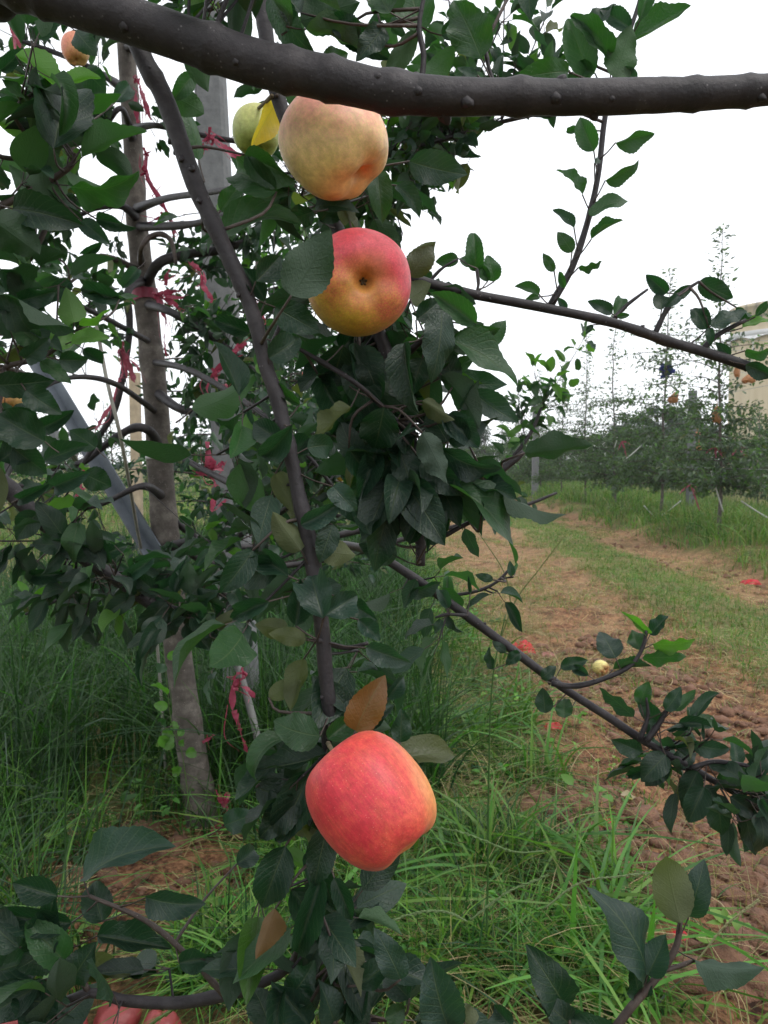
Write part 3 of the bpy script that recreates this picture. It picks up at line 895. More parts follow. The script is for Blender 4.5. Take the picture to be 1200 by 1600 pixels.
# long limb hanging from it, down to the lowest big apple
L1 = S([(208, 50, 15), (231, 105, 15), (256, 150, 15), (283, 225, 14.5), (309, 300, 14), (334, 350, 13), (356, 400, 12.5), (380, 450, 12), (398, 500, 11.5), (409, 545, 11.5),
        (418, 580, 11.5), (434, 625, 12), (446, 680, 11), (458, 730, 11), (468, 780, 11.5), (481, 835, 12), (492, 900, 12.5), (502, 970, 12), (509, 1050, 11.5), (514, 1110, 11),
        (514, 1170, 10, .64), (505, 1280, 9.5, .67), (496, 1400, 9), (508, 1480, 8.5), (542, 1545, 8, .68), (585, 1605, 7), (620, 1660, 5)], .63, n=110, ns=14, b=.05, k=16)
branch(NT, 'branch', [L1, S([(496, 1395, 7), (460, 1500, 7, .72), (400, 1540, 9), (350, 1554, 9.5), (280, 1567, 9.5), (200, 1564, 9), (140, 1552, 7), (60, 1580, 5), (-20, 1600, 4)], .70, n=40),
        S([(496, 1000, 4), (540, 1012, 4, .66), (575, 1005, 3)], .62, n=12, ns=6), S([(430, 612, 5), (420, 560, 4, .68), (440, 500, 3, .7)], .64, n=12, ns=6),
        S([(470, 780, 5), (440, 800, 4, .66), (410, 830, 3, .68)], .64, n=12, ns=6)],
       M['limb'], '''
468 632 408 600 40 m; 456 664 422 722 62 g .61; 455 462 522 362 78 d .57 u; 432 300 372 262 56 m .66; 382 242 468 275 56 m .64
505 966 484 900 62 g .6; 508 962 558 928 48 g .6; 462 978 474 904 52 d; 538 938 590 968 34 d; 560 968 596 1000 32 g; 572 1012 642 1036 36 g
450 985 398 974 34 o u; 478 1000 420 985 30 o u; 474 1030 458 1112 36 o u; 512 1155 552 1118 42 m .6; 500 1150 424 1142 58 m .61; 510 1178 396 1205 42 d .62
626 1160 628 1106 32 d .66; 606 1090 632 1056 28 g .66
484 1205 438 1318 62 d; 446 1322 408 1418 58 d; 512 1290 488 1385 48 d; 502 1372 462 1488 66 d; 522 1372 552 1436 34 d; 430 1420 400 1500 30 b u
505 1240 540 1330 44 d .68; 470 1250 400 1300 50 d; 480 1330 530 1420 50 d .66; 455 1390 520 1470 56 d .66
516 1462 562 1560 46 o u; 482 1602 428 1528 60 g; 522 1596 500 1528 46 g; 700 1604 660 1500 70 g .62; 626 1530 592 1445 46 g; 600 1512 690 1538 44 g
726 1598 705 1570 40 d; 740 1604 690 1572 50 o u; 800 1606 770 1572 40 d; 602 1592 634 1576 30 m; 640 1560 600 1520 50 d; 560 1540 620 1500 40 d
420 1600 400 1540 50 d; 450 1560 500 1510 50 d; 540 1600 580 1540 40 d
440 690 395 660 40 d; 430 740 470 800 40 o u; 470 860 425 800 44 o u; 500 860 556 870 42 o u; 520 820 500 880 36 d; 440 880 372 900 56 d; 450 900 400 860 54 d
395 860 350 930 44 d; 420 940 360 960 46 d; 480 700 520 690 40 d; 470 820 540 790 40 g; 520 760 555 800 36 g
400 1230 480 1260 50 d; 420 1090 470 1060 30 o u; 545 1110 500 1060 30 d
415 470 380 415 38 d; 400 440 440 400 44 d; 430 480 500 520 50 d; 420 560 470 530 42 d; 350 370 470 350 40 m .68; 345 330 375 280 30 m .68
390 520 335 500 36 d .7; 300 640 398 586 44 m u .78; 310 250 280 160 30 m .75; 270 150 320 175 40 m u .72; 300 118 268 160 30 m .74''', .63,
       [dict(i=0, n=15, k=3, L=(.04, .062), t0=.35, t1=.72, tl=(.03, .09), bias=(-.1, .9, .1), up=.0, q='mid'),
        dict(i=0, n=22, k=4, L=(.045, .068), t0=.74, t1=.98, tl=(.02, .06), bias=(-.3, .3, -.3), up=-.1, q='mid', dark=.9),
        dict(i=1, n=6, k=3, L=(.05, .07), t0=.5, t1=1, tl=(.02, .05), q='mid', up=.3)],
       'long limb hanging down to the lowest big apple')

# bottom left corner leaves on that side shoot
branch(NT, 'branch', [S([(350, 1554, 5), (300, 1500, 4.5), (230, 1440, 4), (140, 1400, 3)], .7, n=20, ns=6), S([(140, 1552, 5), (100, 1490, 4.5), (60, 1470, 4), (0, 1450, 3)], .72, n=20, ns=6)],
       M['twig'], '''
130 1372 276 1306 52 g .72; 228 1402 322 1412 36 g; 112 1442 -10 1430 58 d; 60 1482 96 1400 60 d; 152 1462 268 1486 54 d; -20 1522 72 1496 72 d
20 1560 112 1572 58 d; 102 1472 26 1512 60 d; 60 1540 -20 1590 60 d; 90 1400 20 1380 50 d; 160 1440 140 1380 48 d; 320 1500 372 1520 30 d
100 1500 40 1440 54 m; 30 1480 -30 1440 60 d; 80 1600 30 1540 60 d; 350 1290 400 1270 38 g .8; 370 1350 400 1330 34 g .8; 280 1505 340 1490 44 d; 110 1535 150 1470 50 d''', .7)

# second hanging limb, mostly hidden behind the two upper apples
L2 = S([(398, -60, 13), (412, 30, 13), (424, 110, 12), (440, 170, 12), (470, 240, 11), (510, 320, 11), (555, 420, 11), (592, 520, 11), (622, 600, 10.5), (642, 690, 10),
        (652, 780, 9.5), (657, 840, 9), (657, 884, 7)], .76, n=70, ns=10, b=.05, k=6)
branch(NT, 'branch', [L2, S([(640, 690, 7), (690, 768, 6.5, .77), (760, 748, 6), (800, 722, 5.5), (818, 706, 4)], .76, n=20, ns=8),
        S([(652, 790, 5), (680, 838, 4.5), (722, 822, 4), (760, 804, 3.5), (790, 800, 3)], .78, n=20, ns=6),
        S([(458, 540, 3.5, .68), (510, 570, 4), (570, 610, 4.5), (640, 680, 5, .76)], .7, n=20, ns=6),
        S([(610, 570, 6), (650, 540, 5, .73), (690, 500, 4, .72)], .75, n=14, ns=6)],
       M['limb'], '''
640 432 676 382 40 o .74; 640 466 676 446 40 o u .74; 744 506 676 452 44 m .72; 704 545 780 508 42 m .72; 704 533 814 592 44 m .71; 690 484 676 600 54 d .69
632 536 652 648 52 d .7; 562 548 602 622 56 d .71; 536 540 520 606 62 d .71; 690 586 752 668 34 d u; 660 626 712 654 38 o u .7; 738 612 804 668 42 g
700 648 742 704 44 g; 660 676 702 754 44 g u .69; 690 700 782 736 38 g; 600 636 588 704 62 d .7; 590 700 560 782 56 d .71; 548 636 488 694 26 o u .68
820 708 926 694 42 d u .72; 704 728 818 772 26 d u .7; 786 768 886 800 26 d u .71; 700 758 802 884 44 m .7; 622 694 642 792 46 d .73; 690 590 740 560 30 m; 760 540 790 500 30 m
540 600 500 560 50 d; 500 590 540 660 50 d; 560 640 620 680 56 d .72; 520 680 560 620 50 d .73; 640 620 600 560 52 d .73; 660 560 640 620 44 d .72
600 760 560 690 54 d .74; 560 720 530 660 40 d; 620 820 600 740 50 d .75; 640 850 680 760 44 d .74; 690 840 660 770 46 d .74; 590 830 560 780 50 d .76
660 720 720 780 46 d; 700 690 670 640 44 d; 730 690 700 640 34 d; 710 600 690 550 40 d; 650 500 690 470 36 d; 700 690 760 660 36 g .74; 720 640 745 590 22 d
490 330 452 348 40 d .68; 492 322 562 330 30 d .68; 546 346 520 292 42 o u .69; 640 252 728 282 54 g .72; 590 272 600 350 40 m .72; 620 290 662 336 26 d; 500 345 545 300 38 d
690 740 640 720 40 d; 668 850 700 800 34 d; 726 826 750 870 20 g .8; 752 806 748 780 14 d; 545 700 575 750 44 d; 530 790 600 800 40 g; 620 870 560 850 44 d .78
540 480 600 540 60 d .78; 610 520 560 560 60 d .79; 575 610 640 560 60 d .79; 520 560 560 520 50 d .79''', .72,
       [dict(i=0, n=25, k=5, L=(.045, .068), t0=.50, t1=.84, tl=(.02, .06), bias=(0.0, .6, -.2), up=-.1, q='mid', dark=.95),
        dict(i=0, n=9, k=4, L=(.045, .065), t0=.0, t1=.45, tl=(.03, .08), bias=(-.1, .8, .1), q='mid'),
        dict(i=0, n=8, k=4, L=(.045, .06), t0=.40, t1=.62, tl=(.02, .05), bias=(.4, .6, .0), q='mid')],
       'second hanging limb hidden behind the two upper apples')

# long bare branch to the right with upright shoots
R1 = S([(590, 420, 9, .77), (665, 441, 10.5, .78), (740, 460, 10.5), (860, 483, 10), (960, 505, 10), (1040, 532, 10.5, .82), (1100, 550, 11, .82), (1200, 582, 11.5, .82), (1300, 612, 12, .82), (1480, 662, 10, .82), (1640, 690, 6, .82), (1740, 700, 2.5, .82)], .8, n=80, ns=10, b=.04, k=8)
R1['r'] = R1['r'] * .72
branch(NT, 'branch', [R1,
        S([(860, 478, 6), (895, 415, 5.2), (920, 340, 5), (935, 270, 4.8), (945, 185, 4.5), (960, 120, 4), (980, 60, 3.6), (1000, 0, 3.2), (1012, -60, 3)], .84, n=50, ns=8),
        S([(955, 503, 4), (978, 478, 3.2), (1012, 452, 2)], .82, n=12, ns=6), S([(1022, 524, 4.5), (1040, 487, 4), (1058, 463, 3.5), (1092, 440, 2.5)], .82, n=16, ns=6),
        S([(1098, 546, 5), (1113, 530, 4.2), (1130, 518, 4), (1165, 500, 3)], .82, n=12, ns=6), S([(745, 458, 2.5), (748, 440, 2), (746, 420, 1.6)], .8, n=8, ns=5),
        S([(670, 441, 3), (690, 420, 2.2), (715, 405, 1.8)], .79, n=8, ns=5)],
       M['limb'], '''
888 112 800 122 42 m .8; 922 122 888 28 48 m; 952 92 896 20 40 m; 988 66 1082 10 38 m; 962 122 988 38 50 m u; 986 44 938 10 30 g; 996 122 956 110 24 g; 1000 32 1014 -20 30 m
918 60 960 5 26 d; 850 120 880 90 20 d; 930 115 900 100 30 m
928 236 902 186 34 m; 902 200 886 210 14 m; 962 223 1024 206 22 m; 946 282 998 248 20 m; 910 304 871 263 18 m; 920 336 983 316 20 m; 897 356 861 330 16 g; 924 374 973 344 20 m
894 394 874 360 24 m; 866 424 847 396 16 m; 904 418 941 408 12 m; 882 450 870 426 18 m; 842 460 804 447 16 m; 842 464 818 474 12 m; 886 482 870 466 12 g; 929 255 936 250 10 g
956 490 918 470 18 g; 960 492 976 468 26 m; 964 495 984 492 10 m; 926 508 914 522 10 g; 1042 458 1010 428 28 d; 1034 484 1030 456 27 d; 1050 465 1084 447 18 d; 1060 462 1040 480 16 g
1092 440 1144 468 34 d; 1104 514 1086 480 28 d; 1110 510 1168 486 24 g; 1140 556 1118 534 18 g; 1160 512 1204 500 12 y; 1164 548 1210 540 16 m; 1165 570 1215 590 26 d; 1300 600 1340 560 40 m; 1380 640 1420 600 40 d; 1450 650 1440 600 40 d; 1500 670 1560 640 40 m; 1560 680 1600 720 40 d; 1620 690 1680 660 44 m; 1680 696 1720 740 44 d; 1730 700 1800 690 40 m; 1150 480 1190 500 18 d
744 424 742 364 32 m; 772 440 766 398 28 m; 716 404 680 408 22 m; 740 416 722 400 20 m; 762 440 752 410 18 m; 1108 512 1112 540 14 d; 1180 495 1200 470 20 m''', .82, (),
       'long bare branch reaching right across the sky')

# lower branch slanting down to the right, leafy at its end
R2 = S([(492, 850, 7, .66), (540, 852, 8, .85), (585, 864, 8.5, 1.0), (650, 905, 9), (700, 940, 8.5), (760, 985, 8.5), (820, 1030, 8.5), (880, 1075, 8), (950, 1120, 8), (1010, 1160, 7.5),
        (1080, 1200, 7), (1150, 1240, 6), (1225, 1290, 5)], 1.0, n=60, ns=10, b=.05, k=7)
R2['r'] = R2['r'] * .82
branch(NT, 'branch', [R2, S([(862, 1068, 5), (900, 1072, 4.2), (945, 1060, 4), (985, 1040, 3.8), (1004, 1012, 3), (1010, 985, 2.4)], .98, n=24, ns=7),
        S([(1010, 1158, 5), (1030, 1130, 4), (1050, 1095, 3)], .98, n=12, ns=6), S([(1000, 1155, 4), (1012, 1120, 3), (1010, 1090, 2)], .98, n=12, ns=6),
        S([(690, 932, 3), (740, 925, 2.6), (775, 910, 2.4), (800, 885, 2)], 1.02, n=14, ns=6), S([(1080, 1200, 4), (1120, 1190, 3.4), (1190, 1200, 3)], .98, n=10, ns=6),
        S([(730, 962, 3), (700, 960, 2.5), (680, 965, 2)], .98, n=8, ns=5)],
       M['limb'], '''
962 1028 942 984 40 g; 1012 990 972 954 26 y; 1016 992 1042 960 28 g; 1000 1016 984 984 30 m; 1020 1006 1087 1000 20 y; 1004 1028 1072 1026 22 m; 958 1046 1018 1040 18 m; 920 1056 894 1038 26 g
852 1114 848 1074 28 d; 882 1122 880 1090 28 m; 876 1044 918 1030 20 d; 846 1060 870 1042 20 d; 812 1020 790 1038 20 d; 770 1046 764 1010 16 d; 790 1020 770 1000 14 d
1002 1176 956 1152 30 d; 1015 1160 1018 1128 34 d; 1030 1130 992 1086 28 d; 990 1120 930 1078 24 g; 1040 1110 1068 1076 24 d; 1050 1110 1090 1080 20 m; 1060 1130 1112 1134 24 d; 1040 1140 1090 1112 24 g
1000 1100 1012 1064 26 m; 1020 1200 980 1210 34 d; 1050 1190 1090 1180 30 d; 1100 1230 1075 1285 40 d; 1120 1240 1130 1305 40 d; 1140 1245 1180 1270 34 g; 1160 1250 1175 1340 30 d; 1130 1220 1170 1205 30 m
1180 1250 1200 1190 30 g; 1090 1205 1060 1260 36 d; 1040 1190 1010 1230 34 d; 1190 1240 1210 1300 30 g; 1080 1160 1140 1170 22 g; 1040 1180 1000 1220 40 d; 1170 1220 1204 1170 30 g; 1185 1290 1160 1330 24 d
770 906 742 898 14 g; 735 926 730 900 14 g; 800 900 796 876 12 g; 690 968 678 990 14 d; 700 950 690 920 24 g; 640 930 690 910 22 d; 650 905 630 950 24 d; 700 960 720 990 16 d''', .98,
       [dict(i=0, n=20, k=3, L=(.035, .06), t0=.78, t1=1.0, tl=(.02, .07), q='hi', dark=.75, up=.35), dict(i=0, n=8, k=3, L=(.04, .06), t0=.2, t1=.5, tl=(.02, .05), q='mid', up=-.3),
        dict(i=4, n=3, k=2, L=(.03, .045), t0=.5, t1=1, tl=(.01, .03), q='mid')],
       'lower branch slanting down to the right, leafy at its end')

# bottom right shoot
branch(NT, 'branch', [S([(585, 1605, 6, .68), (700, 1690, 7), (850, 1700, 7, .74), (940, 1630, 7, .76), (985, 1575, 7), (1030, 1522, 6.5), (1056, 1480, 5.5), (1063, 1440, 4)], .76, n=40, ns=8),
        S([(1034, 1517, 4), (1060, 1510, 3.4), (1086, 1500, 2.6)], .76, n=8, ns=6), S([(900, 1660, 4), (890, 1600, 3), (882, 1570, 2.4)], .76, n=8, ns=6)],
       M['twig'], '''
1010 1532 914 1388 62 g; 884 1572 824 1474 60 d; 1063 1442 1036 1338 62 o u; 1076 1432 1108 1346 46 g; 1012 1524 1044 1462 46 g; 1086 1500 1198 1518 40 g u; 855 1586 935 1606 40 g; 890 1600 840 1560 40 d
960 1620 880 1600 40 d; 1000 1560 985 1500 40 d''', .76)

# left limb slanting in from the left edge
L3 = S([(-80, 708, 15), (0, 752, 14), (40, 790, 13.5), (90, 835, 13), (130, 870, 12), (190, 910, 10.5), (240, 945, 9), (300, 962, 7), (345, 990, 5)], 1.2,
       pre=([NTZ(1.25)], [.02]), n=46, ns=10, b=.05, k=6)
branch(NT, 'branch', [L3], M['limb'], '''
160 862 80 842 30 d 1.15; 110 850 50 852 36 d; 150 905 80 900 22 d; 170 880 150 820 30 d; 210 930 160 960 30 d; 235 950 240 1000 40 d; 270 950 255 998 38 g; 290 975 330 1015 40 d
300 960 345 995 40 d; 220 920 190 960 40 o u; 250 930 200 890 30 d; 330 980 390 960 40 o u; 60 800 20 840 40 d; 30 780 80 760 30 d; 100 840 60 780 36 d; 140 870 200 850 30 d
240 930 290 900 34 g; 200 900 240 870 30 g; 260 940 210 1000 40 d; 300 950 340 920 34 d; 50 900 110 890 36 d''', 1.17,
       [dict(i=0, n=34, k=4, L=(.04, .065), t0=.5, t1=1, tl=(.03, .08), q='mid', dark=.9), dict(i=0, n=14, k=4, L=(.045, .07), t0=.2, t1=.6, tl=(.04, .12), q='mid', up=.8, dark=.85)],
       'limb slanting in from the left edge')

# upper left limb with big leaves
L4 = S([(-60, 345, 6.5), (0, 322, 6), (60, 292, 5.6), (108, 262, 4.6), (118, 240, 3.5)], .92, pre=([NTZ(1.62)], [.012]), n=30, ns=8, k=4)
branch(NT, 'branch', [L4, S([(-30, 520, 5), (20, 440, 5), (60, 380, 4.6), (95, 300, 4.2), (110, 245, 3.5), (118, 200, 3)], 1.0, pre=([NTZ(1.5)], [.008]), n=26, ns=7),
        S([(-60, 590, 5), (10, 572, 4.5), (70, 556, 4), (112, 520, 3)], .95, pre=([NTZ(1.35)], [.01]), n=26, ns=7), S([(-50, 230, 4), (20, 170, 3.4), (60, 140, 3)], .9, pre=([NTZ(1.75)], [.01]), n=20, ns=6)],
       M['twig'], '''
84 232 104 134 94 d .86; 72 318 58 206 66 m .9 u; 128 246 232 208 38 m u .9; 108 290 218 268 36 m; 24 86 100 150 42 y .88 u; 46 206 -6 186 40 y u; -10 345 64 398 68 d .86 u; 20 326 132 352 52 d .88
128 346 174 382 28 g; 78 162 -4 140 38 g; 118 48 152 88 36 g 1.0; 150 342 214 354 30 d; 100 136 156 118 22 y 1.0 u; 40 290 10 260 40 m u; 130 110 170 140 40 d 1.05; 180 160 200 130 30 g 1.05
116 504 104 448 42 y .92 u; 124 508 174 480 20 y .92; 84 546 110 506 36 y .93; 112 534 172 526 20 y .92; 64 564 112 600 24 m; -10 452 118 512 46 d .9; 186 468 126 452 38 d 1.0; -10 510 46 480 56 d u .92
-8 602 86 594 44 d .9; 92 562 138 566 34 d; 40 560 80 530 30 g; 60 540 20 500 40 m; 30 470 90 455 36 d; 110 440 70 470 30 g 1.0; 0 420 30 445 40 d; 130 545 160 570 30 d 1.0
70 690 -5 650 60 d; 20 700 75 740 50 d; 5 640 60 660 50 d; 40 610 95 650 40 d; 0 720 40 690 50 d; 70 720 140 700 30 d 1.05; 60 670 120 650 36 d 1.1; 85 760 140 735 40 g 1.15; 30 540 -20 560 50 o u; 0 0 20 -10 30 d
100 720 60 690 40 d 1.1; 130 740 175 760 40 d 1.2; 150 700 110 670 36 d 1.2; 0 260 -10 290 40 g; 160 380 130 400 30 d 1.1; 215 420 190 450 24 g 1.2; 60 60 90 20 30 d 1.1; 0 110 40 80 34 d 1.1''', .92,
       [dict(i=1, n=9, k=3, L=(.045, .065), tl=(.03, .08), q='mid', up=.4), dict(i=2, n=9, k=4, L=(.045, .07), t0=.3, tl=(.03, .1), q='mid', up=-.3, dark=.8), dict(i=0, n=9, k=4, L=(.045, .07), t0=.3, tl=(.02, .09), q='mid'),
        dict(i=3, n=6, k=3, L=(.05, .07), t0=.4, tl=(.03, .08), q='mid')],
       'leafy limb at the upper left')

# unseen crown above and behind the camera, added to shade the scene
def crown_over(bm, fm, polys):
    for pl in polys:
        twig_clusters(bm, fm, pl, n=46, k=7, L=(.06, .085), tl=(.04, .16), q='low', up=.2)
branch(NT, 'branch', [dict(p=np.array([NTZ(2.3), (-.5, .6, 2.45), (.1, .9, 2.55), (.5, 1.2, 2.65)]), r=np.array([.02, .015, .01, .005])),
        dict(p=np.array([NTZ(2.6), (-1.0, 1.0, 2.8), (-.8, 1.7, 2.95)]), r=np.array([.02, .012, .005])),
        dict(p=np.array([NTZ(2.1), (-.6, -.3, 2.3), (-.1, -.7, 2.4)]), r=np.array([.02, .012, .005])),
        dict(p=np.array([NTZ(2.9), (-.6, .5, 3.1), (-.2, .7, 3.3)]), r=np.array([.015, .01, .004])),
        dict(p=np.array([NTZ(1.5), (-.8, -.3, 1.6), (-.35, -.75, 1.7)]), r=np.array([.02, .012, .004])), dict(p=np.array([NTZ(.9), (-.7, -.2, .95), (-.2, -.6, 1.0)]), r=np.array([.02, .012, .004])),
        dict(p=np.array([NTZ(1.1), (-1.3, -.1, 1.2), (-1.5, -.5, 1.3)]), r=np.array([.02, .012, .004]))], M['limb'], extra=crown_over)

# single oddly coloured leaves: parts of their own
def odd_leaf(lbl, bx, by, tx, ty, w, d, kind, under=False, att=None):
    fm = MB(); hero_leaf(fm, bx, by, tx, ty, w, d, kind, under, att)
    fm.build('leaf', LEAFM, NT)['label'] = lbl
odd_leaf('reddish brown leaf standing above the lowest apple', 556, 1142, 590, 1050, 56, .585, 'b', False, np.array([P(530, 1165, .63), P(514, 1150, .63)]))
odd_leaf('withered yellow leaf folded over the small green apple', 436, 152, 394, 232, 34, .80, 'Y', False, np.array([P(432, 150, .75)]))
odd_leaf('olive brown leaf beside the pink apple', 642, 424, 680, 376, 40, .73, 'o', True, np.array([P(600, 430, .77)]))

# ------------------------------------------------------------------ the tree with the pale trunk
TB = P(318, 1290, 2.86); TB[2] = ground_z(TB[0], TB[1])
MT = empty('apple_tree', TB)
tag(MT, 'apple tree with a straight pale grey trunk in tall grass, wound with red strips', 'tree')
bm = MB()
tpts = [(186, -260, 12), (190, -60, 13), (196, 60, 13.5), (206, 200, 14.5), (214, 350, 16), (228, 470, 17.5), (243, 620, 18.5), (254, 780, 20), (262, 880, 20.5), (276, 1000, 20.5), (293, 1130, 21.5), (312, 1250, 24), (322, 1310, 30)]
tpp, tr_ = line(tpts, 2.82)
tp = catmull(tpp, 120); rr = np.interp(np.linspace(0, 1, 120), np.linspace(0, 1, len(tr_)), tr_)
for c in (.30, .42, .47, .55, .60, .63, .68, .72, .83, .9):
    rr = rr * (1 + .10 * np.exp(-((np.linspace(0, 1, 120) - c) / .009) ** 2))
tube(bm, tp, rr, 22, .03)
bm.build('trunk', M['trunk'], MT)
band = MB(); i = int(.553 * 119)
tube(band, [tp[i], tp[i] * .65 + tp[i + 1] * .35], [rr[i] * 1.05] * 2, 22, 0)
band.build('tie_band', plain('white_band', (.40, .40, .39), .6, .1), MT)['label'] = 'thin white band round the trunk'

def at_trunk(py):
    return tp[np.argmin(np.abs([800 - (q - CAM).dot(UPV) / (q - CAM).dot(FWD) * F - py for q in tp]))]
def lat(py, pts, d0=None, r0=8, n=20, f=.78, k=4, L=(.05, .075), t0=.15, dark=.7, up=.4, tl=(.03, .1), young=.09, long=.15, q='mid', mats=None, lbl=None):
    p, r = line(pts, d0); r = r * .72
    p = np.concatenate([[at_trunk(py)], p]); r = np.concatenate([[r0 / F * 2.8], r])
    return branch(MT, 'branch', [dict(p=p, r=r, n=30, ns=8, k=3)], mats or M['limb'], clusters=[dict(i=0, n=int(n * f), k=k, L=L, t0=t0, tl=tl, dark=dark, up=up, young=young, long=long, q=q)], label=lbl)
lat(445, [(248, 412, 11), (290, 398, 10.5), (345, 390, 9), (400, 370, 7), (440, 330, 4)], 2.7, n=60)
lat(200, [(240, 196, 6), (290, 206, 6), (365, 220, 5.5), (430, 225, 4)], 2.6, n=54)
lat(215, [(190, 170, 6), (165, 195, 6), (142, 218, 4.5), (100, 230, 3)], 2.5, 8, n=44)
lat(345, [(190, 322, 8), (150, 325, 6), (110, 340, 4.5), (60, 330, 3)], 2.6, n=44)
lat(440, [(200, 455, 8), (202, 520, 7.5), (182, 630, 7.5), (150, 690, 6), (120, 740, 4)], 2.55, n=22)
lat(470, [(262, 485, 9), (310, 512, 8.5), (365, 552, 7.5), (420, 600, 5)], 2.6, n=56)
lat(690, [(232, 672, 10), (205, 670, 9), (165, 695, 8), (130, 722, 7), (80, 735, 4)], 2.6, n=30, dark=.8)
lat(620, [(285, 640, 9), (330, 640, 7), (380, 610, 5)], 2.65, n=24)
lat(860, [(300, 845, 8), (345, 850, 7), (400, 820, 5), (450, 770, 3)], 2.6, n=34, dark=.85)
lat(780, [(220, 760, 7), (150, 790, 6), (60, 800, 4)], 2.5, n=30, dark=.85)
lat(870, [(230, 880, 7), (170, 920, 6), (110, 930, 4), (40, 960, 3)], 2.5, n=40, dark=.92)
lat(890, [(300, 900, 7), (350, 930, 6), (410, 950, 4)], 2.5, n=40, dark=.92)
lat(330, [(260, 310, 7, 2.4), (330, 300, 6.5, 2.0), (470, 275, 6, 1.5), (560, 250, 6, 1.35), (630, 236, 6), (700, 215, 5.5), (770, 194, 5), (850, 176, 4)], 1.35, n=140, k=5, t0=.45, L=(.034, .055), dark=.6)
lat(350, [(300, 350, 7, 2.4), (400, 320, 6, 1.9), (520, 300, 5, 1.6), (600, 300, 4), (660, 310, 3)], 1.55, n=80, k=5, t0=.3, L=(.04, .06), dark=.7)
lat(560, [(300, 580, 7, 2.4), (400, 640, 6, 2.0), (470, 700, 5, 1.8), (520, 760, 4)], 1.7, 5, n=46, k=5, t0=.2, L=(.045, .07), dark=.85)
lat(700, [(330, 740, 7, 2.3), (420, 780, 6, 1.9), (500, 800, 5), (600, 820, 4)], 1.7, 5, n=44, k=5, t0=.2, L=(.045, .07), dark=.85)
lat(150, [(150, 110, 6), (80, 80, 5), (20, 60, 4)], 2.4, n=44)
lat(80, [(260, 40, 6), (340, 10, 5), (420, -30, 4)], 2.4, n=34)
lat(40, [(130, 20, 6), (60, -20, 5), (0, -30, 4)], 2.3, n=26)
lat(-20, [(260, -60, 6, 2.2), (380, -80, 5, 1.7), (520, -60, 4, 1.4), (640, -40, 3)], 1.3, n=40, L=(.045, .065))
lat(640, [(180, 600, 6, 2.3), (110, 590, 5, 2.0), (40, 620, 4, 1.8)], 1.8, 5, n=30, dark=.8)
lat(530, [(170, 500, 6, 2.3), (110, 470, 5, 2.0), (40, 440, 4, 1.8)], 1.8, 5, n=24, dark=.75, young=.12)
lat(-150, [(300, -320, 6), (420, -400, 4)], 2.4, n=60, q='low')
lat(-180, [(60, -320, 6), (-80, -380, 4)], 2.4, n=60, q='low')
lat(-200, [(200, -300, 6, 2.0), (240, -400, 4, 1.5)], 1.4, n=60, q='low')
lat(800, [(330, 850, 7, 2.9), (450, 850, 7, 3.0), (640, 810, 6.5, 3.0), (740, 765, 6, 2.9), (800, 715, 5, 2.8), (835, 665, 4, 2.8), (852, 612, 3, 2.8)], 2.8, 6, n=24, k=4, t0=.72, tl=(.03, .14), L=(.05, .075), dark=.4, young=.3, up=.5, lbl='low branch ending in a light green shoot over the path')
lat(830, [(330, 880, 7, 2.9), (480, 880, 6, 3.0), (640, 840, 5, 3.0), (740, 815, 4.5), (820, 790, 4), (870, 770, 3)], 2.9, 6, n=10, k=4, t0=.5, tl=(.03, .10), L=(.05, .07), dark=.6, young=.1, up=.3)
lat(410, [(220, 390, 5), (232, 372, 6), (252, 366, 6), (268, 378, 5), (275, 412, 4)], 2.62, 7, n=3, mats=M['twig'])
lat(430, [(160, 400, 5), (130, 425, 4), (100, 450, 3)], 2.6, 6, n=10, mats=M['twig'])
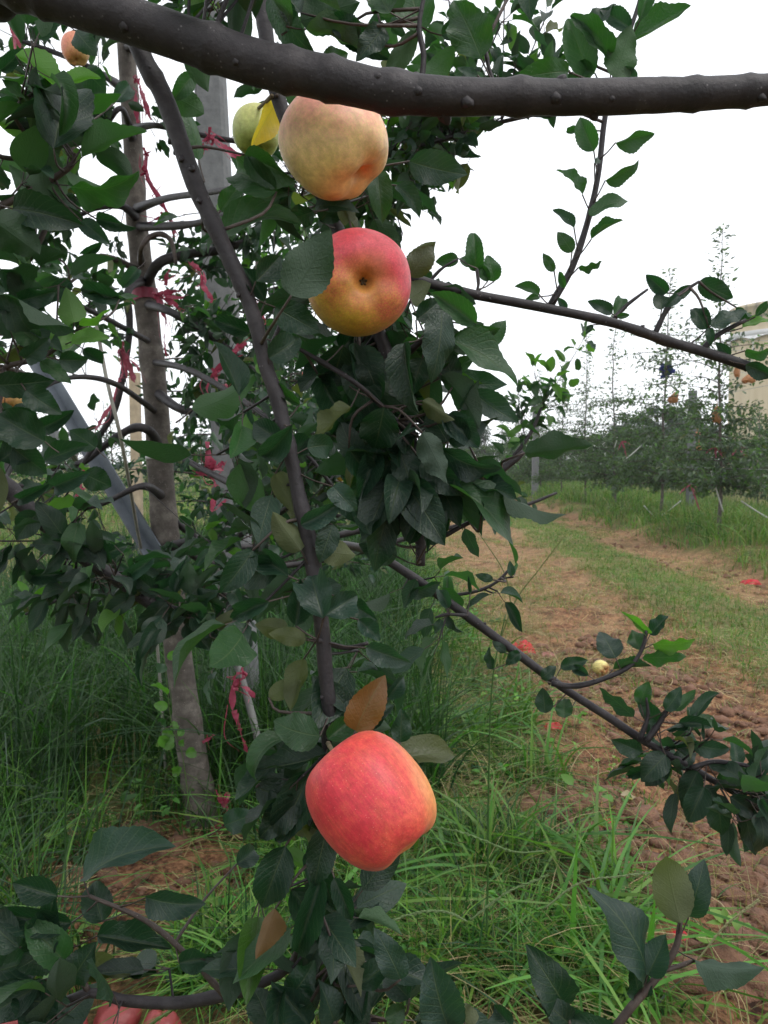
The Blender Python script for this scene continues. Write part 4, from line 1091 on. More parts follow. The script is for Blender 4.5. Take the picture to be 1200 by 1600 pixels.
# ------------------------------------------------------------------ young trees of the other rows
def tree_proto(name, seed, H, bush, wid, nlat, nl, q='low', lead=.0, dark=.6, trunk_r=.03, L=(.058, .095), z0=.35, young=.04, pale=False, dense=9.0):
    """slender orchard tree at the origin: trunk and crown"""
    st = random.getstate(); random.seed(seed)
    root = empty(name, (0, 0, 0))
    tb, cb = MB(), MB()
    n = 24; z = np.linspace(-.05, H, n)
    sw = np.cumsum(rng.normal(0, .012, (n, 2)), 0); sw -= sw[1]
    pts = np.stack([sw[:, 0], sw[:, 1], z], -1)
    tube(tb, pts, np.linspace(trunk_r, .004, n), 8, .06)
    tb.build('trunk', M['trunk'], root)
    B, A, LL = [], [], []
    for i in range(nlat):
        u = (i + random.random()) / nlat
        h = z0 + (bush - z0) * (u if dense > 8 else u ** 1.7)
        az = i * 2.4 + random.uniform(-.5, .5)
        l = wid * (1 - .32 * (h - z0) / max(.1, bush - z0)) * random.uniform(.6, 1.15)
        o = np.array([np.interp(h, z, pts[:, 0]), np.interp(h, z, pts[:, 1]), h])
        dh = np.array((math.cos(az), math.sin(az), 0))
        e = random.uniform(-.25, .5)
        lp = catmull([o, o + dh * l * .4 + np.array((0, 0, e * l * .35)), o + dh * l * .75 + np.array((0, 0, e * l * .45)), o + dh * l + np.array((0, 0, (e - .1) * l * .6))], 8)
        tube(cb, lp, np.linspace(.009, .003, 8), 4, 0, 1)
        m = int(nl / nlat * l / (wid * .75) * (1.0 if h < dense else .34))
        k = rng.integers(1, 8, m)
        off = rng.normal(0, .045, (m, 3)) * np.array((1, 1, .6))
        B.append(lp[k] + off); A.append(off * 8 + dh * .5 + rng.normal(0, .8, (m, 3))); LL.append(rng.uniform(*L, m))
    nt_ = int(max(10, (H - min(bush, dense)) * 120))
    h = rng.uniform(min(bush, dense) * .9, H, nt_)
    o = np.stack([np.interp(h, z, pts[:, 0]), np.interp(h, z, pts[:, 1]), h], -1)
    az = rng.uniform(0, 6.28, nt_)
    A2 = np.stack([np.cos(az), np.sin(az), rng.uniform(-.1, .8, nt_)], -1)
    sp = (rng.random(nt_) ** 2 * .20 * np.clip((H - h) / max(.1, H - bush) + .25, 0, 1))[:, None]
    B.append(o + A2 * sp); A.append(A2); LL.append(rng.uniform(L[0] * .9, L[1] * 1.1, nt_))
    stalks(cb, o, o + A2 * sp, .002, 1, 0)
    c0 = {k: C_LEAF[k] for k in 'dm'}
    if pale: C_LEAF.update(d=(.042, .068, .042), m=(.068, .110, .050))   # paler leaves of the young plantation: distance haze put into the tint
    random_leaves(cb, np.concatenate(B), np.concatenate(A), np.concatenate(LL), q, young, 1.1, dark, stalk=False)
    C_LEAF.update(c0)
    cb.build('crown', [M['far_leaf'], M['twig']], root)
    random.setstate(st)
    return root

def put(proto, x, y, rz, s, label, group=None, first=[set()]):
    o = proto if id(proto) not in first[0] else None
    if o is None: o = copy_tree(proto)
    first[0].add(id(proto))
    o.location = (x, y, float(ground_z(x, y)) - .02)
    o.rotation_euler = (0, 0, rz); o.scale = (s, s, s)
    return tag(o, label, 'tree', group)
def plant_all(proto, rows):
    keep = [copy_tree(proto) for _ in rows[1:]]
    for o, (x, y, rz, s, lb, g) in zip([proto] + keep, rows):
        o.location = (x, y, float(ground_z(x, y)) - .02); o.rotation_euler = (0, 0, rz); o.scale = (s, s, s)
        tag(o, lb, 'tree', g)

ROWR = 'young trees of the row beyond the dirt path'
pa = tree_proto('young_apple_tree', 11, 4.45, 3.2, .95, 54, 4800, z0=.75, dense=2.0, pale=True)
pb = tree_proto('young_apple_tree', 12, 4.5, 3.4, 1.05, 58, 5600, z0=.7, dense=2.1, pale=True)
pc = tree_proto('young_apple_tree', 13, 4.1, 2.4, 1.0, 48, 4600, z0=.6, dense=1.6, pale=True)
pd = tree_proto('young_apple_tree', 14, 3.1, 2.2, 1.2, 50, 6200, dense=1.7, pale=True)
plant_all(pa, [(4.9, 11.7, .3, 1.0, 'tall slender young apple tree standing in front of the cream water tower', ROWR),
               (5.0, 19.9, 2.0, .92, 'young apple tree in the row beyond the path, fourth counted from the water tower side', ROWR),
               (5.1, 31.0, 4.0, .9, 'small far young apple tree at the far end of the row beyond the path', ROWR)])
plant_all(pb, [(5.05, 14.6, 1.2, 1.0, 'tall young apple tree with a blue bag caught high on its stem', ROWR),
               (5.0, 22.7, 3.3, .86, 'young apple tree in the row beyond the path, fifth counted from the water tower side', ROWR),
               (5.9, 9.0, .9, .8, 'leafy young apple tree cut by the right edge, nearest in the row beyond the path', ROWR)])
plant_all(pc, [(5.0, 17.3, 0, 1.04, 'young apple tree with two thin bare leaders against the white sky', ROWR),
               (5.0, 25.6, 1.7, .95, 'young apple tree in the row beyond the path, sixth counted from the water tower side', ROWR)])
plant_all(pd, [(5.2, 28.3, .4, .9, 'low bushy young apple tree in front of the pale concrete post', ROWR),
               (5.0, 34.0, 2.6, .9, 'low young apple tree behind the pale concrete post', ROWR),
               (4.3, 39.0, 4.6, .95, 'farthest low apple tree that closes the end of the dirt path', ROWR)])
ROW2 = 'apple trees of the second row beyond the path'
pe = tree_proto('young_apple_tree', 21, 3.0, 2.2, 1.2, 30, 4200, z0=.3, pale=True)
rows = []
for i, y in enumerate((13.5, 15.6, 17.8, 20, 22.5, 25, 28, 31, 35, 39, 44)):
    rows.append((9.2 + .3 * math.sin(i * 3), y, i * 1.9, .85 + .2 * math.sin(i * 2.3) ** 2, 'low leafy apple tree of the hedge-like second row seen between the young trees', ROW2))
for i, y in enumerate((21, 23.5, 26, 29, 32, 36, 40, 45, 50)):
    rows.append((13.5 + .3 * math.sin(i * 3), y, i * 2.3, .95, 'low leafy apple tree of the hedge-like second row seen between the young trees', ROW2))
plant_all(pe, rows)

# trees of our own row behind the pale trunk, and of the row across the left alley
OWN = 'trees following in the row behind the pale trunk'
pf = tree_proto('apple_tree', 31, 3.4, 2.6, 1.0, 56, 4600, q='low', dark=.75, trunk_r=.04, z0=.5)
plant_all(pf, [(-.82, 5.5, 0, 1.0, 'leafy apple tree next in line behind the pale trunk', OWN),
               (-.95, 8.3, 2.1, .95, 'leafy apple tree two places behind the pale trunk, seen through branches', OWN),
               (-.75, 11.2, 4.0, .9, 'leafy apple tree three places behind the pale trunk', OWN)])
LEFT = 'trees of the row across the left alley'
pg = tree_proto('apple_tree', 41, 2.9, 2.1, 1.25, 36, 2400, q='low', dark=.35, trunk_r=.04, z0=.3, young=.12)
rows = []
for i, y in enumerate((9.5, 12.5, 15.5, 19, 23, 28, 34)):
    rows.append((-6.3 + .2 * math.sin(i * 2), y, i * 1.3, .8 + .12 * math.sin(i * 1.7) ** 2, 'bright green apple tree of the row across the left alley', LEFT))
plant_all(pg, rows)

# ------------------------------------------------------------------ broad trees far off
def broad_tree(name, x, y, H, Wd, seed, label, col, group):
    root = empty(name, (x, y, 0)); tb, cb = MB(), MB()
    tube(tb, catmull([(x, y, -.1), (x + .1, y, H * .3), (x, y, H * .7)], 8), np.linspace(H * .035, H * .01, 8), 8, .1)
    tb.build('trunk', M['trunk'], root)
    r = np.random.default_rng(seed)
    C = []
    for k in range(26):
        a = r.uniform(0, 6.28); rad = r.uniform(0, 1) ** .6; h = r.uniform(.22, .95)
        w = Wd / 2 * math.sqrt(max(.05, 1 - ((h - .5) / .55) ** 2))
        C.append((x + math.cos(a) * rad * w * .8, y + math.sin(a) * rad * w * .8, h * H, r.uniform(.12, .2) * H * .8))
    for (cx, cy, cz, cr) in C:
        tube(cb, catmull([(x, y, max(.2, cz * .5)), ((x + cx) / 2, (y + cy) / 2, cz * .75), (cx, cy, cz)], 5), np.linspace(H * .01, H * .003, 5), 4, 0, 1)
        m = 330
        d = unit(r.normal(0, 1, (m, 3))); B = np.array((cx, cy, cz)) + d * (cr * r.uniform(.35, 1.05, m) )[:, None] * np.array((1, 1, .75))
        N = unit(d + r.normal(0, .6, (m, 3))); A = np.cross(N, r.normal(0, 1, (m, 3)))
        Lf = r.uniform(.14, .3, m) * H / 6
        t = np.array(col)[None] * r.uniform(.7, 1.35, (m, 1))
        leaves(cb, B, A, N, Lf, Lf * .7, r.normal(.4, .4, m), np.full(m, .2), np.full(m, .05), np.zeros(m), np.zeros(m), t, 2, 2, 0)
    cb.build('crown', [M['far_leaf'], M['twig']], root)
    return tag(root, label, 'tree', group)
G = 'broad trees far beyond the orchard'
for i, (px, y, top, w, lb) in enumerate(((962, 62, 668, 4.4, 'broad dark tree on the horizon beside the small white building'), (1000, 58, 648, 4.6, 'broad dark tree on the horizon, rising behind the young tree with bare leaders'),
        (1042, 60, 640, 4.8, 'broad dark tree on the horizon behind the grey concrete post'), (1088, 62, 646, 4.6, 'broad dark tree on the horizon nearest to the water tower'),
        (758, 60, 664, 4.4, 'broad dark tree on the horizon left of the light green shoot'), (728, 64, 676, 3.6, 'smaller broad tree on the horizon at the path end'), (800, 66, 688, 3.2, 'low broad tree on the horizon behind the white post'),
        (-10, 60, 650, 6, 'broad tree far off at the left edge'), (120, 62, 676, 6, 'broad tree far off behind the grey metal brace'), (330, 66, 672, 6, 'broad tree far off behind the pale trunk row'))):
    d = y / math.cos(PITCH)
    x = (px - 600) / F * y; H = 1.3 + (715 - top) / F * y
    broad_tree('broad_tree', x, y, H, w * 1.25, 100 + i, lb, (.028, .05, .036), G)

# ------------------------------------------------------------------ posts, brace, poles
def at_g(px, y):
    x = (px - 600) / F * y
    return np.array((x, y, float(ground_z(x, y))))
def prism(mb, a, b, w, mat=0, bev=.12, w2=None, nseg=6, rough=.004):
    """chamfered square post from a to b"""
    a = np.asarray(a, float); b = np.asarray(b, float); h = w / 2; c = h * (1 - bev * 2)
    prof = np.array([(h, -c), (h, c), (c, h), (-c, h), (-h, c), (-h, -c), (-c, -h), (c, -h)])
    t = unit(b - a); X = unit(np.array((1.0, 0, 0)) - t * t[0]); Y = np.cross(t, X)
    f = np.linspace(0, 1, nseg); s = np.linspace(1, (w2 or w) / w, nseg)
    V = (a[None] * (1 - f[:, None]) + b[None] * f[:, None])[:, None] + (prof[None, :, 0:1] * X + prof[None, :, 1:2] * Y) * s[:, None, None]
    V = V + rng.normal(0, rough * w, (nseg, 8, 1)) * (X + Y)
    i = np.arange(nseg - 1)[:, None] * 8; j = np.arange(8)[None]; k = (j + 1) % 8
    q = np.stack([i + j, i + k, i + 8 + k, i + 8 + j], -1).reshape(-1, 4)
    e = (nseg - 1) * 8
    q = np.concatenate([q, [[e, e + 1, e + 2, e + 3], [e, e + 3, e + 4, e + 7], [e + 4, e + 5, e + 6, e + 7]]])
    mb.add(V.reshape(-1, 3), q, None, None, None, mat)

mb = MB()
a = P(384, 1190, 3.35); b = P(316, -120, 3.35)
prism(mb, a, b, .135, w2=.115)
o = tag(mb.build('concrete_post', M['concrete'], smooth=False), 'grey concrete orchard post leaning behind the pale tree trunk', 'post')
mb = MB()
ax_a, ax_b = P(48, 545, 3.0), P(262, 900, 2.75)
t = unit(ax_b - ax_a); v = unit(CAM - ax_a); X = unit(np.cross(t, v)); Y = np.cross(X, t)
def plate(c0, c1, u, wdt, thk, nrm):
    V = []
    for c in (c0, c1):
        for (p, q) in ((0, 0), (wdt, 0), (wdt, thk), (0, thk)): V.append(c + u * p + nrm * q)
    mb.add(V, [(0, 1, 5, 4), (1, 2, 6, 5), (2, 3, 7, 6), (3, 0, 4, 7), (3, 2, 1, 0), (4, 5, 6, 7)])
ub = unit(X * .8 + Y * .6); uc = unit(-X * .72 + Y * .68)
plate(ax_a, ax_b, ub, .040, .006, np.cross(t, ub))
plate(ax_a - uc * .0, ax_b, uc, .040, .006, -np.cross(t, uc))
tag(mb.build('steel_brace', M['steel'], smooth=False), 'grey steel angle brace slanting down behind the left branches', 'brace')
for (px, y, w, top, mt, nm, lb, ct) in ((214, 9.2, .11, 585, 'wood', 'wooden_pole', 'pale square pole seen through the gap beside the tree trunk', 'pole'),
        (836, 24.5, .19, 636, 'concrete', 'concrete_post', 'pale concrete post at the far end of the dirt path', 'post'),
        (1079, 16.2, .14, 612, 'concrete', 'concrete_post', 'grey concrete post between the two tallest young trees', 'post'),
        (962, 24.0, .15, 700, 'concrete', 'concrete_post', 'short pale concrete post under the bare-leader young tree', 'post'),
        (86, 16.0, .16, 640, 'concrete', 'concrete_post', 'pale far post behind the steel brace', 'post')):
    g = at_g(px, y); H = 1.3 + (715 - top) / F * y
    mb = MB(); prism(mb, g - (0, 0, .1), (g[0], g[1], H), w)
    tag(mb.build(nm, M[mt], smooth=False), lb, ct)
def rod(name, pts, r, mat, label, cat, n=16, ns=6, group=None):
    mb = MB(); tube(mb, catmull(pts, n), r, ns); return tag(mb.build(name, mat), label, cat, group)
rod('bamboo_cane', [P(146, 478, 2.3), P(166, 590, 2.32), P(190, 690, 2.34), P(215, 830, 2.7), P(245, 1000, 3.0), P(262, 1260, 3.1)], .0055, plain('pale_cane', (.26, .25, .22), .6, .2, 40), 'thin pale cane standing left of the tree trunk', 'cane')
rod('wooden_stake', [P(336, 850, 3.0), P(362, 1000, 2.9), P(392, 1110, 2.85), P(420, 1230, 2.8)], .014, plain('grey_stake', (.16, .16, .155), .8), 'pale stake with red strips leaning beside the trunk', 'stake')
# guy ropes and training ropes by the right row
RP = 'white training ropes by the young trees'
for (x0, y0, x1, y1, d, lb) in ((1158, 783, 1215, 818, 11.5, 'white guy rope slanting down at the right edge'), (1111, 736, 1130, 800, 11.6, 'white rope tied low on the tree by the water tower'),
        (1032, 806, 1064, 782, 14.5, 'white rope tied to the foot of the tree with the blue bag'), (1006, 790, 1028, 812, 14.5, 'short white rope at the left foot of the tree with the blue bag'),
        (960, 700, 966, 678, 17, 'white rope left of the bare-leader tree'), (974, 720, 1004, 694, 16.8, 'white rope right of the bare-leader tree')):
    rod('training_rope', [P(x0, y0, d), P((x0 + x1) / 2, (y0 + y1) / 2 + 1, d), P(x1, y1, d)], .011, M['rope'], lb, 'rope', 8, 5, RP)
for k, (ya, yb, yl, lb) in enumerate(((518, 536, 500, 'upper thin power line across the white sky'), (536, 552, 515, 'middle thin power line across the white sky'), (540, 600, 522, 'lowest thin power line across the white sky'))):
    y = 45 + 3 * k
    rod('power_line', [P(300, yl, y), P(800, ya, y), P(1300, yb, y)], .011, M['wire'], lb, 'wire', 20, 4)
for k, (h, lb) in enumerate(((2.25, 'upper trellis wire along the row of young trees'), (1.15, 'lower trellis wire along the row of young trees'))):
    rod('trellis_wire', [(5.03, 6, h), (5.03, 18, h - .02), (5.03, 40, h)], .003, M['wire'], lb, 'wire', 12, 4)

# ------------------------------------------------------------------ water tower and white house
def water_tower():
    y = 62.0; x = (1212 - 600) / F * y; rad = 3.6; top = 1.3 + (715 - 486) / F * y
    ring = 1.3 + (715 - 528) / F * y
    root = empty('water_tower', (x, y, 0))
    m, t, b = new_mat('stained_cream_stucco')
    o = coord(t); mp = t.nodes.new('ShaderNodeMapping'); mp.inputs['Scale'].default_value = (1.3, 1.3, .18); t.links.new(o, mp.inputs[0])
    st = noise(t, 1.4, 5, mp.outputs[0], .65); f = noise(t, .7, 4, o)
    c = ramp(t, st, [(.3, (.50, .41, .27)), (.6, (.58, .49, .34))])
    sp = t.nodes.new('ShaderNodeSeparateXYZ'); t.links.new(o, sp.inputs[0])
    hi = t.nodes.new('ShaderNodeMapRange'); hi.inputs[1].default_value = top - 1.6; hi.inputs[2].default_value = top; t.links.new(sp.outputs[2], hi.inputs[0])
    c = mix(t, mth(t, 'MULTIPLY', ramp(t, st, [(.42, (0, 0, 0)), (.62, (1, 1, 1))]), hi.outputs[0]), c, (.16, .15, .13))
    t.links.new(c, b.inputs['Base Color']); b.inputs['Roughness'].default_value = .9; bump(t, b, f, .2, .02)
    def lathe(pr, nm, mt, ns=48):
        mb = MB(); a = np.linspace(0, 6.2832, ns, endpoint=False)
        V = np.array([[(x + r * math.cos(q), y + r * math.sin(q), z) for q in a] for r, z in pr]).reshape(-1, 3)
        i = np.arange(len(pr) - 1)[:, None] * ns; j = np.arange(ns)[None]; k = (j + 1) % ns
        mb.add(V, np.stack([i + j, i + k, i + ns + k, i + ns + j], -1).reshape(-1, 4))
        ob = mb.build(nm, mt, root)
        return ob
    lathe([(rad * .985, -.2), (rad * .985, ring - .35)], 'tower_wall', m)
    lathe([(rad * 1.0, ring - .35), (rad * 1.03, ring - .33), (rad * 1.03, ring + .1), (rad * .99, ring + .12)], 'balcony_ring', plain('pale_ring', (.5, .5, .49), .7, .1))
    lathe([(rad * .99, ring + .12), (rad * .99, top - .3), (rad * 1.02, top - .26), (rad * 1.02, top), (rad * .98, top + .02)], 'tank', m)
    lathe([(rad * .98, top + .02), (rad * .6, top + .35), (rad * .3, top + .55), (.05, top + .62)], 'roof', plain('pale_roof', (.45, .46, .46), .8, .15))
    mb = MB(); tube(mb, [(x, y, top + .55), (x, y, top + 1.5)], .07, 8); mb.build('finial', M['steel'], root)
    for k in range(10):
        a = k * .628; mb = MB(); c = np.array((x + rad * 1.06 * math.cos(a), y + rad * 1.06 * math.sin(a), 0))
        tube(mb, [c + (0, 0, ring - 2.6), c + (0, 0, ring - .3)], .045, 6); mb.build('bracket', M['rope'], root)
    # scalloped awning edge under the ring
    mb = MB(); a = np.linspace(0, 6.2832, 161)
    z = ring - .3 - .45 * np.abs(np.sin(a * 5)) ** .6 * 0 - .5 * (1 - np.abs(np.cos(a * 5)))
    V = np.concatenate([np.stack([x + rad * 1.05 * np.cos(a), y + rad * 1.05 * np.sin(a), np.full(161, ring - .28)], -1), np.stack([x + rad * 1.09 * np.cos(a), y + rad * 1.09 * np.sin(a), ring - .62 + .3 * np.abs(np.sin(a * 5))], -1)])
    i = np.arange(160)
    mb.add(V, np.stack([i, i + 1, i + 162, i + 161], 1)); mb.build('awning', plain('white_awning', (.6, .6, .6), .7, .08), root)
    tag(root, 'cream round water tower with a pale domed roof at the right edge', 'water tower')
water_tower()

def white_house():
    y = 56.0; x0 = (905 - 600) / F * y; x1 = (948 - 600) / F * y; h = 1.3 + (715 - 690) / F * y
    root = empty('small_house', ((x0 + x1) / 2, y, 0)); c = (x0 + x1) / 2
    mb = MB(); box(mb, (c, y + 2, h / 2 - .1), (x1 - x0, 4, h + .2), None, 0, None, .04); mb.build('wall', plain('white_plaster', (.72, .72, .70), .9, .08, 3), root)
    mb = MB(); box(mb, (c, y + 2, h + .16), (x1 - x0 + .7, 4.7, .2), None, 0, None, .04); mb.build('roof', plain('pale_slab', (.6, .58, .52), .9, .1, 3), root)
    mb = MB(); box(mb, (c - .35, y - .02, 1.35), (.55, .08, .8), None, 0, None, .02); mb.build('window', plain('dark_pane', (.06, .08, .09), .2, .1), root)
    mb = MB(); box(mb, (c + .45, y - .02, .95), (.6, .08, 1.9), None, 0, None, .02); mb.build('door', plain('grey_door', (.25, .28, .3), .6, .1), root)
    tag(root, 'small white flat-roofed building far off beyond the orchard', 'building')
    y = 60.0; x0 = (842 - 600) / F * y; x1 = (925 - 600) / F * y; c = (x0 + x1) / 2
    root = empty('long_shed', (c, y, 0))
    mb = MB(); box(mb, (c, y + 2, .85), (x1 - x0, 4, 1.9), None, 0, None, .04); mb.build('wall', plain('grey_shed_wall', (.5, .52, .52), .9, .08, 3), root)
    mb = MB(); V = [(x0 - .2, y - .3, 1.75), (x1 + .2, y - .3, 1.75), (x1 + .2, y + 2, 2.25), (x0 - .2, y + 2, 2.25), (x0 - .2, y + 4.3, 1.75), (x1 + .2, y + 4.3, 1.75)]
    V += [(a, b, z - .1) for a, b, z in V]
    mb.add(V, [(0, 1, 2, 3), (3, 2, 5, 4), (6, 9, 8, 7), (9, 10, 11, 8), (0, 6, 7, 1), (4, 5, 11, 10), (0, 3, 9, 6), (3, 4, 10, 9), (1, 7, 8, 2), (2, 8, 11, 5)])
    mb.build('roof', plain('turquoise_sheet', (.18, .42, .44), .6, .1, 2), root, smooth=False)
    tag(root, 'long low shed with a turquoise roof on the horizon', 'shed')
white_house()
# ------------------------------------------------------------------ apples
from mathutils import Matrix
PROF = [(0, .66), (.05, .67), (.12, .72), (.22, .82), (.34, .90), (.48, .935), (.63, .90), (.78, .79), (.90, .60), (.975, .34), (1.0, .06), (.985, -.22), (.93, -.46),
        (.84, -.66), (.72, -.80), (.58, -.885), (.45, -.905), (.34, -.895), (.25, -.865), (.17, -.79), (.10, -.67), (.05, -.60), (0, -.58)]
def apple_mat(name, bd, rad, ground, mid_c, red, lo, hi, streak=.25, calyx_c=None, yellow_side=None, blot=2.2):
    """skin: ground colour, blush towards direction bd (apple space), fine streaks and dots"""
    m, t, b = new_mat(name)
    o = coord(t, 'Object', (1 / rad,) * 3)
    dp = t.nodes.new('ShaderNodeVectorMath'); dp.operation = 'DOT_PRODUCT'; t.links.new(o, dp.inputs[0]); dp.inputs[1].default_value = tuple(bd)
    nz = noise(t, 2.2, 5, o, .6)
    mp = t.nodes.new('ShaderNodeMapping'); mp.inputs['Scale'].default_value = (9, 9, 1.2); t.links.new(o, mp.inputs[0])
    stn = noise(t, 1.6, 4, mp.outputs[0], .6); fine = noise(t, 42, 3, o)
    f = mth(t, 'ADD', dp.outputs['Value'], mth(t, 'MULTIPLY', mth(t, 'SUBTRACT', nz, .5), blot))
    f = mth(t, 'ADD', f, mth(t, 'MULTIPLY', mth(t, 'SUBTRACT', stn, .5), streak * 2))
    f = mth(t, 'ADD', f, mth(t, 'MULTIPLY', mth(t, 'SUBTRACT', fine, .5), 1.6))
    mr = t.nodes.new('ShaderNodeMapRange'); mr.inputs[1].default_value = lo; mr.inputs[2].default_value = hi; t.links.new(f, mr.inputs[0])
    c = ramp(t, mr.outputs[0], [(0, ground), (.45, mid_c), (1, red)])
    c = mix(t, mth(t, 'MULTIPLY', stn, .09 if streak > .11 else .02), c, tuple(x * .7 for x in red))
    if yellow_side is not None:
        d2 = t.nodes.new('ShaderNodeVectorMath'); d2.operation = 'DOT_PRODUCT'; t.links.new(o, d2.inputs[0]); d2.inputs[1].default_value = tuple(yellow_side[0])
        m2 = t.nodes.new('ShaderNodeMapRange'); m2.inputs[1].default_value = yellow_side[1]; m2.inputs[2].default_value = yellow_side[2]
        t.links.new(mth(t, 'ADD', d2.outputs['Value'], mth(t, 'MULTIPLY', mth(t, 'SUBTRACT', nz, .5), .5)), m2.inputs[0])
        c = mix(t, mth(t, 'MULTIPLY', m2.outputs[0], .85), c, yellow_side[3])
    if calyx_c:
        sp = t.nodes.new('ShaderNodeSeparateXYZ'); t.links.new(o, sp.inputs[0])
        r2 = mth(t, 'SQRT', mth(t, 'ADD', mth(t, 'MULTIPLY', sp.outputs[0], sp.outputs[0]), mth(t, 'MULTIPLY', sp.outputs[1], sp.outputs[1])))
        m3 = t.nodes.new('ShaderNodeMapRange'); m3.inputs[1].default_value = .62; m3.inputs[2].default_value = .12
        t.links.new(mth(t, 'ADD', r2, mth(t, 'MULTIPLY', mth(t, 'SUBTRACT', nz, .5), .3)), m3.inputs[0])
        low = mth(t, 'LESS_THAN', sp.outputs[2], 0.0)
        c = mix(t, mth(t, 'MULTIPLY', mth(t, 'MULTIPLY', m3.outputs[0], low), .75), c, calyx_c)
    vo = t.nodes.new('ShaderNodeTexVoronoi'); vo.inputs['Scale'].default_value = 17; t.links.new(o, vo.inputs['Vector'])
    c = mix(t, mth(t, 'MULTIPLY', ramp(t, vo.outputs['Distance'], [(.06, (1, 1, 1)), (.13, (0, 0, 0))]), .42), c, (.72, .5, .34))
    c = mix(t, 1.0, c, ramp(t, noise(t, 6, 7, o, .68), [(.32, (.86, .80, .78)), (.66, (1.25, 1.22, 1.2))]), 'MULTIPLY')
    mp2 = t.nodes.new('ShaderNodeMapping'); mp2.inputs['Scale'].default_value = (22, 22, 1.6); t.links.new(o, mp2.inputs[0])
    c = mix(t, 1.0, c, ramp(t, noise(t, 1.3, 5, mp2.outputs[0], .6), [(.35, (.90, .86, .84)), (.62, (1.1, 1.1, 1.1))] if streak > .11 else [(.3, (.97, .96, .95)), (.7, (1.03, 1.03, 1.03))]), 'MULTIPLY')
    t.links.new(c, b.inputs['Base Color'])
    b.inputs['Roughness'].default_value = .43; b.inputs['Specular IOR Level'].default_value = .38
    b.inputs['Subsurface Weight'].default_value = .12; b.inputs['Subsurface Radius'].default_value = (.008, .003, .0015); b.inputs['Subsurface Scale'].default_value = 1
    b.inputs['Sheen Weight'].default_value = .05; b.inputs['Sheen Roughness'].default_value = .4
    bump(t, b, mth(t, 'ADD', noise(t, 26, 3, o), fine), .06, .0015)
    return m
M['calyx'] = plain('dry_calyx', (.09, .06, .03), .9, .4, 300, .3)
M['stem'] = plain('apple_stalk', (.12, .09, .05), .8, .3, 200, .3)

def apple(px, py, d, wpx, axis, skin, label, elong=1.0, lobes=.035, taper=.0, seg=72, stalk_to=None, group=None, name='apple', at=None, tilt=0.0):
    """axis: where the calyx points, as (right, up, towards camera)"""
    c = P(px, py, d) if at is None else np.asarray(at, float)
    rad = wpx / F * d / 2
    ax = unit(RGT * axis[0] + UPV * axis[1] - FWD * axis[2])
    zl = Vector(-ax); q = zl.to_track_quat('Z', 'Y'); Rm = q.to_matrix()
    if tilt: Rm = Rm @ Matrix.Rotation(tilt, 3, 'Z')
    root = empty(name, c); root.rotation_euler = Rm.to_euler()
    n = 46
    pr = catmull([(r, z, 0) for r, z in PROF], n)[:, :2]; pr[:, 0] = np.maximum(pr[:, 0], 0)
    a = np.linspace(0, 2 * math.pi, seg, endpoint=False)
    z = pr[:, 1]; low = np.clip((-z + .1) / 1.0, 0, 1)
    lob = np.cos(5 * a + .4); asym = np.cos(a - 1.0)
    rr = pr[:, 0][:, None] * (1 + lobes * low[:, None] * lob[None] + .02 * asym[None]) * (1 - taper * np.clip(-z, -1, 1)[:, None] * -1 * -1)
    zz = z[:, None] * elong + lobes * 1.6 * (low ** 3)[:, None] * -lob[None] * (pr[:, 0] / .6).clip(0, 1)[:, None] + .02 * asym[None] * pr[:, 0][:, None] * np.sign(z)[:, None] * .6
    V = np.stack([rr * np.cos(a), rr * np.sin(a), zz], -1) * rad
    mb = MB(); i = np.arange(n - 1)[:, None] * seg; j = np.arange(seg)[None]; k = (j + 1) % seg
    mb.add(V.reshape(-1, 3), np.stack([i + j, i + seg + j, i + seg + k, i + k], -1).reshape(-1, 4))
    loc = lambda v: np.array(Rm.transposed() @ Vector(v))
    body = mb.build('skin', skin(loc, rad), None); body.parent = root
    cm = MB(); zc = -.57 * elong * rad
    for k in range(5):
        az = k * 1.2566 + .3
        p = [(math.cos(az) * rr_ * rad, math.sin(az) * rr_ * rad, zc - h * rad) for rr_, h in ((.015, .0), (.04, .03), (.065, .06), (.06, .11))]
        tube(cm, catmull(p, 6), np.array([.028, .034, .03, .022, .012, .004]) * rad, 5)
    lump(cm, (0, 0, zc), .05 * rad, 6, .2)
    o = cm.build('calyx', M['calyx']); o.parent = root
    sm = MB(); st = np.array((0, 0, .62 * elong * rad))
    e = np.array((.1 * rad, .05 * rad, 1.35 * elong * rad)) if stalk_to is None else loc(np.asarray(stalk_to) - c)
    m1 = st + np.array((0, 0, .45 * rad))
    tube(sm, catmull([st, m1, e * .6 + m1 * .4, e], 10), np.linspace(.0016, .0022, 10), 6)
    o = sm.build('stalk', M['stem']); o.parent = root
    tag(root, label, 'apple', group)
    return root

def wdir(x, y, z): return unit(RGT * x + UPV * y - FWD * z)
def skin1(loc, rad):
    return apple_mat('cream_apple_skin', loc(wdir(.05, 1.0, .1)), rad, (.66, .54, .20), (.78, .56, .28), (.86, .40, .32), -.75, .6, .1, (.64, .30, .09), None, 1.2)
def skin2(loc, rad):
    return apple_mat('pink_apple_skin', loc(wdir(.42, .9, .0)), rad, (.50, .34, .04), (.58, .24, .075), (.60, .075, .095), -.92, .05, .12, (.46, .26, .05), None, 1.1)
def skin3(loc, rad):
    return apple_mat('red_apple_skin', loc(wdir(-.35, .25, .75)), rad, (.60, .27, .07), (.57, .11, .06), (.48, .032, .048), -1.2, 1.1, .6, (.55, .24, .04), (loc(wdir(1.0, .35, -.1)), .70, 1.15, (.70, .40, .12)))
apple(522, 226, .66, 162, (.62, -.74, .12), skin1, 'large cream-yellow apple with a faint pink cheek hanging under the thick limb', .95, .016, stalk_to=P(452, 168, .74))
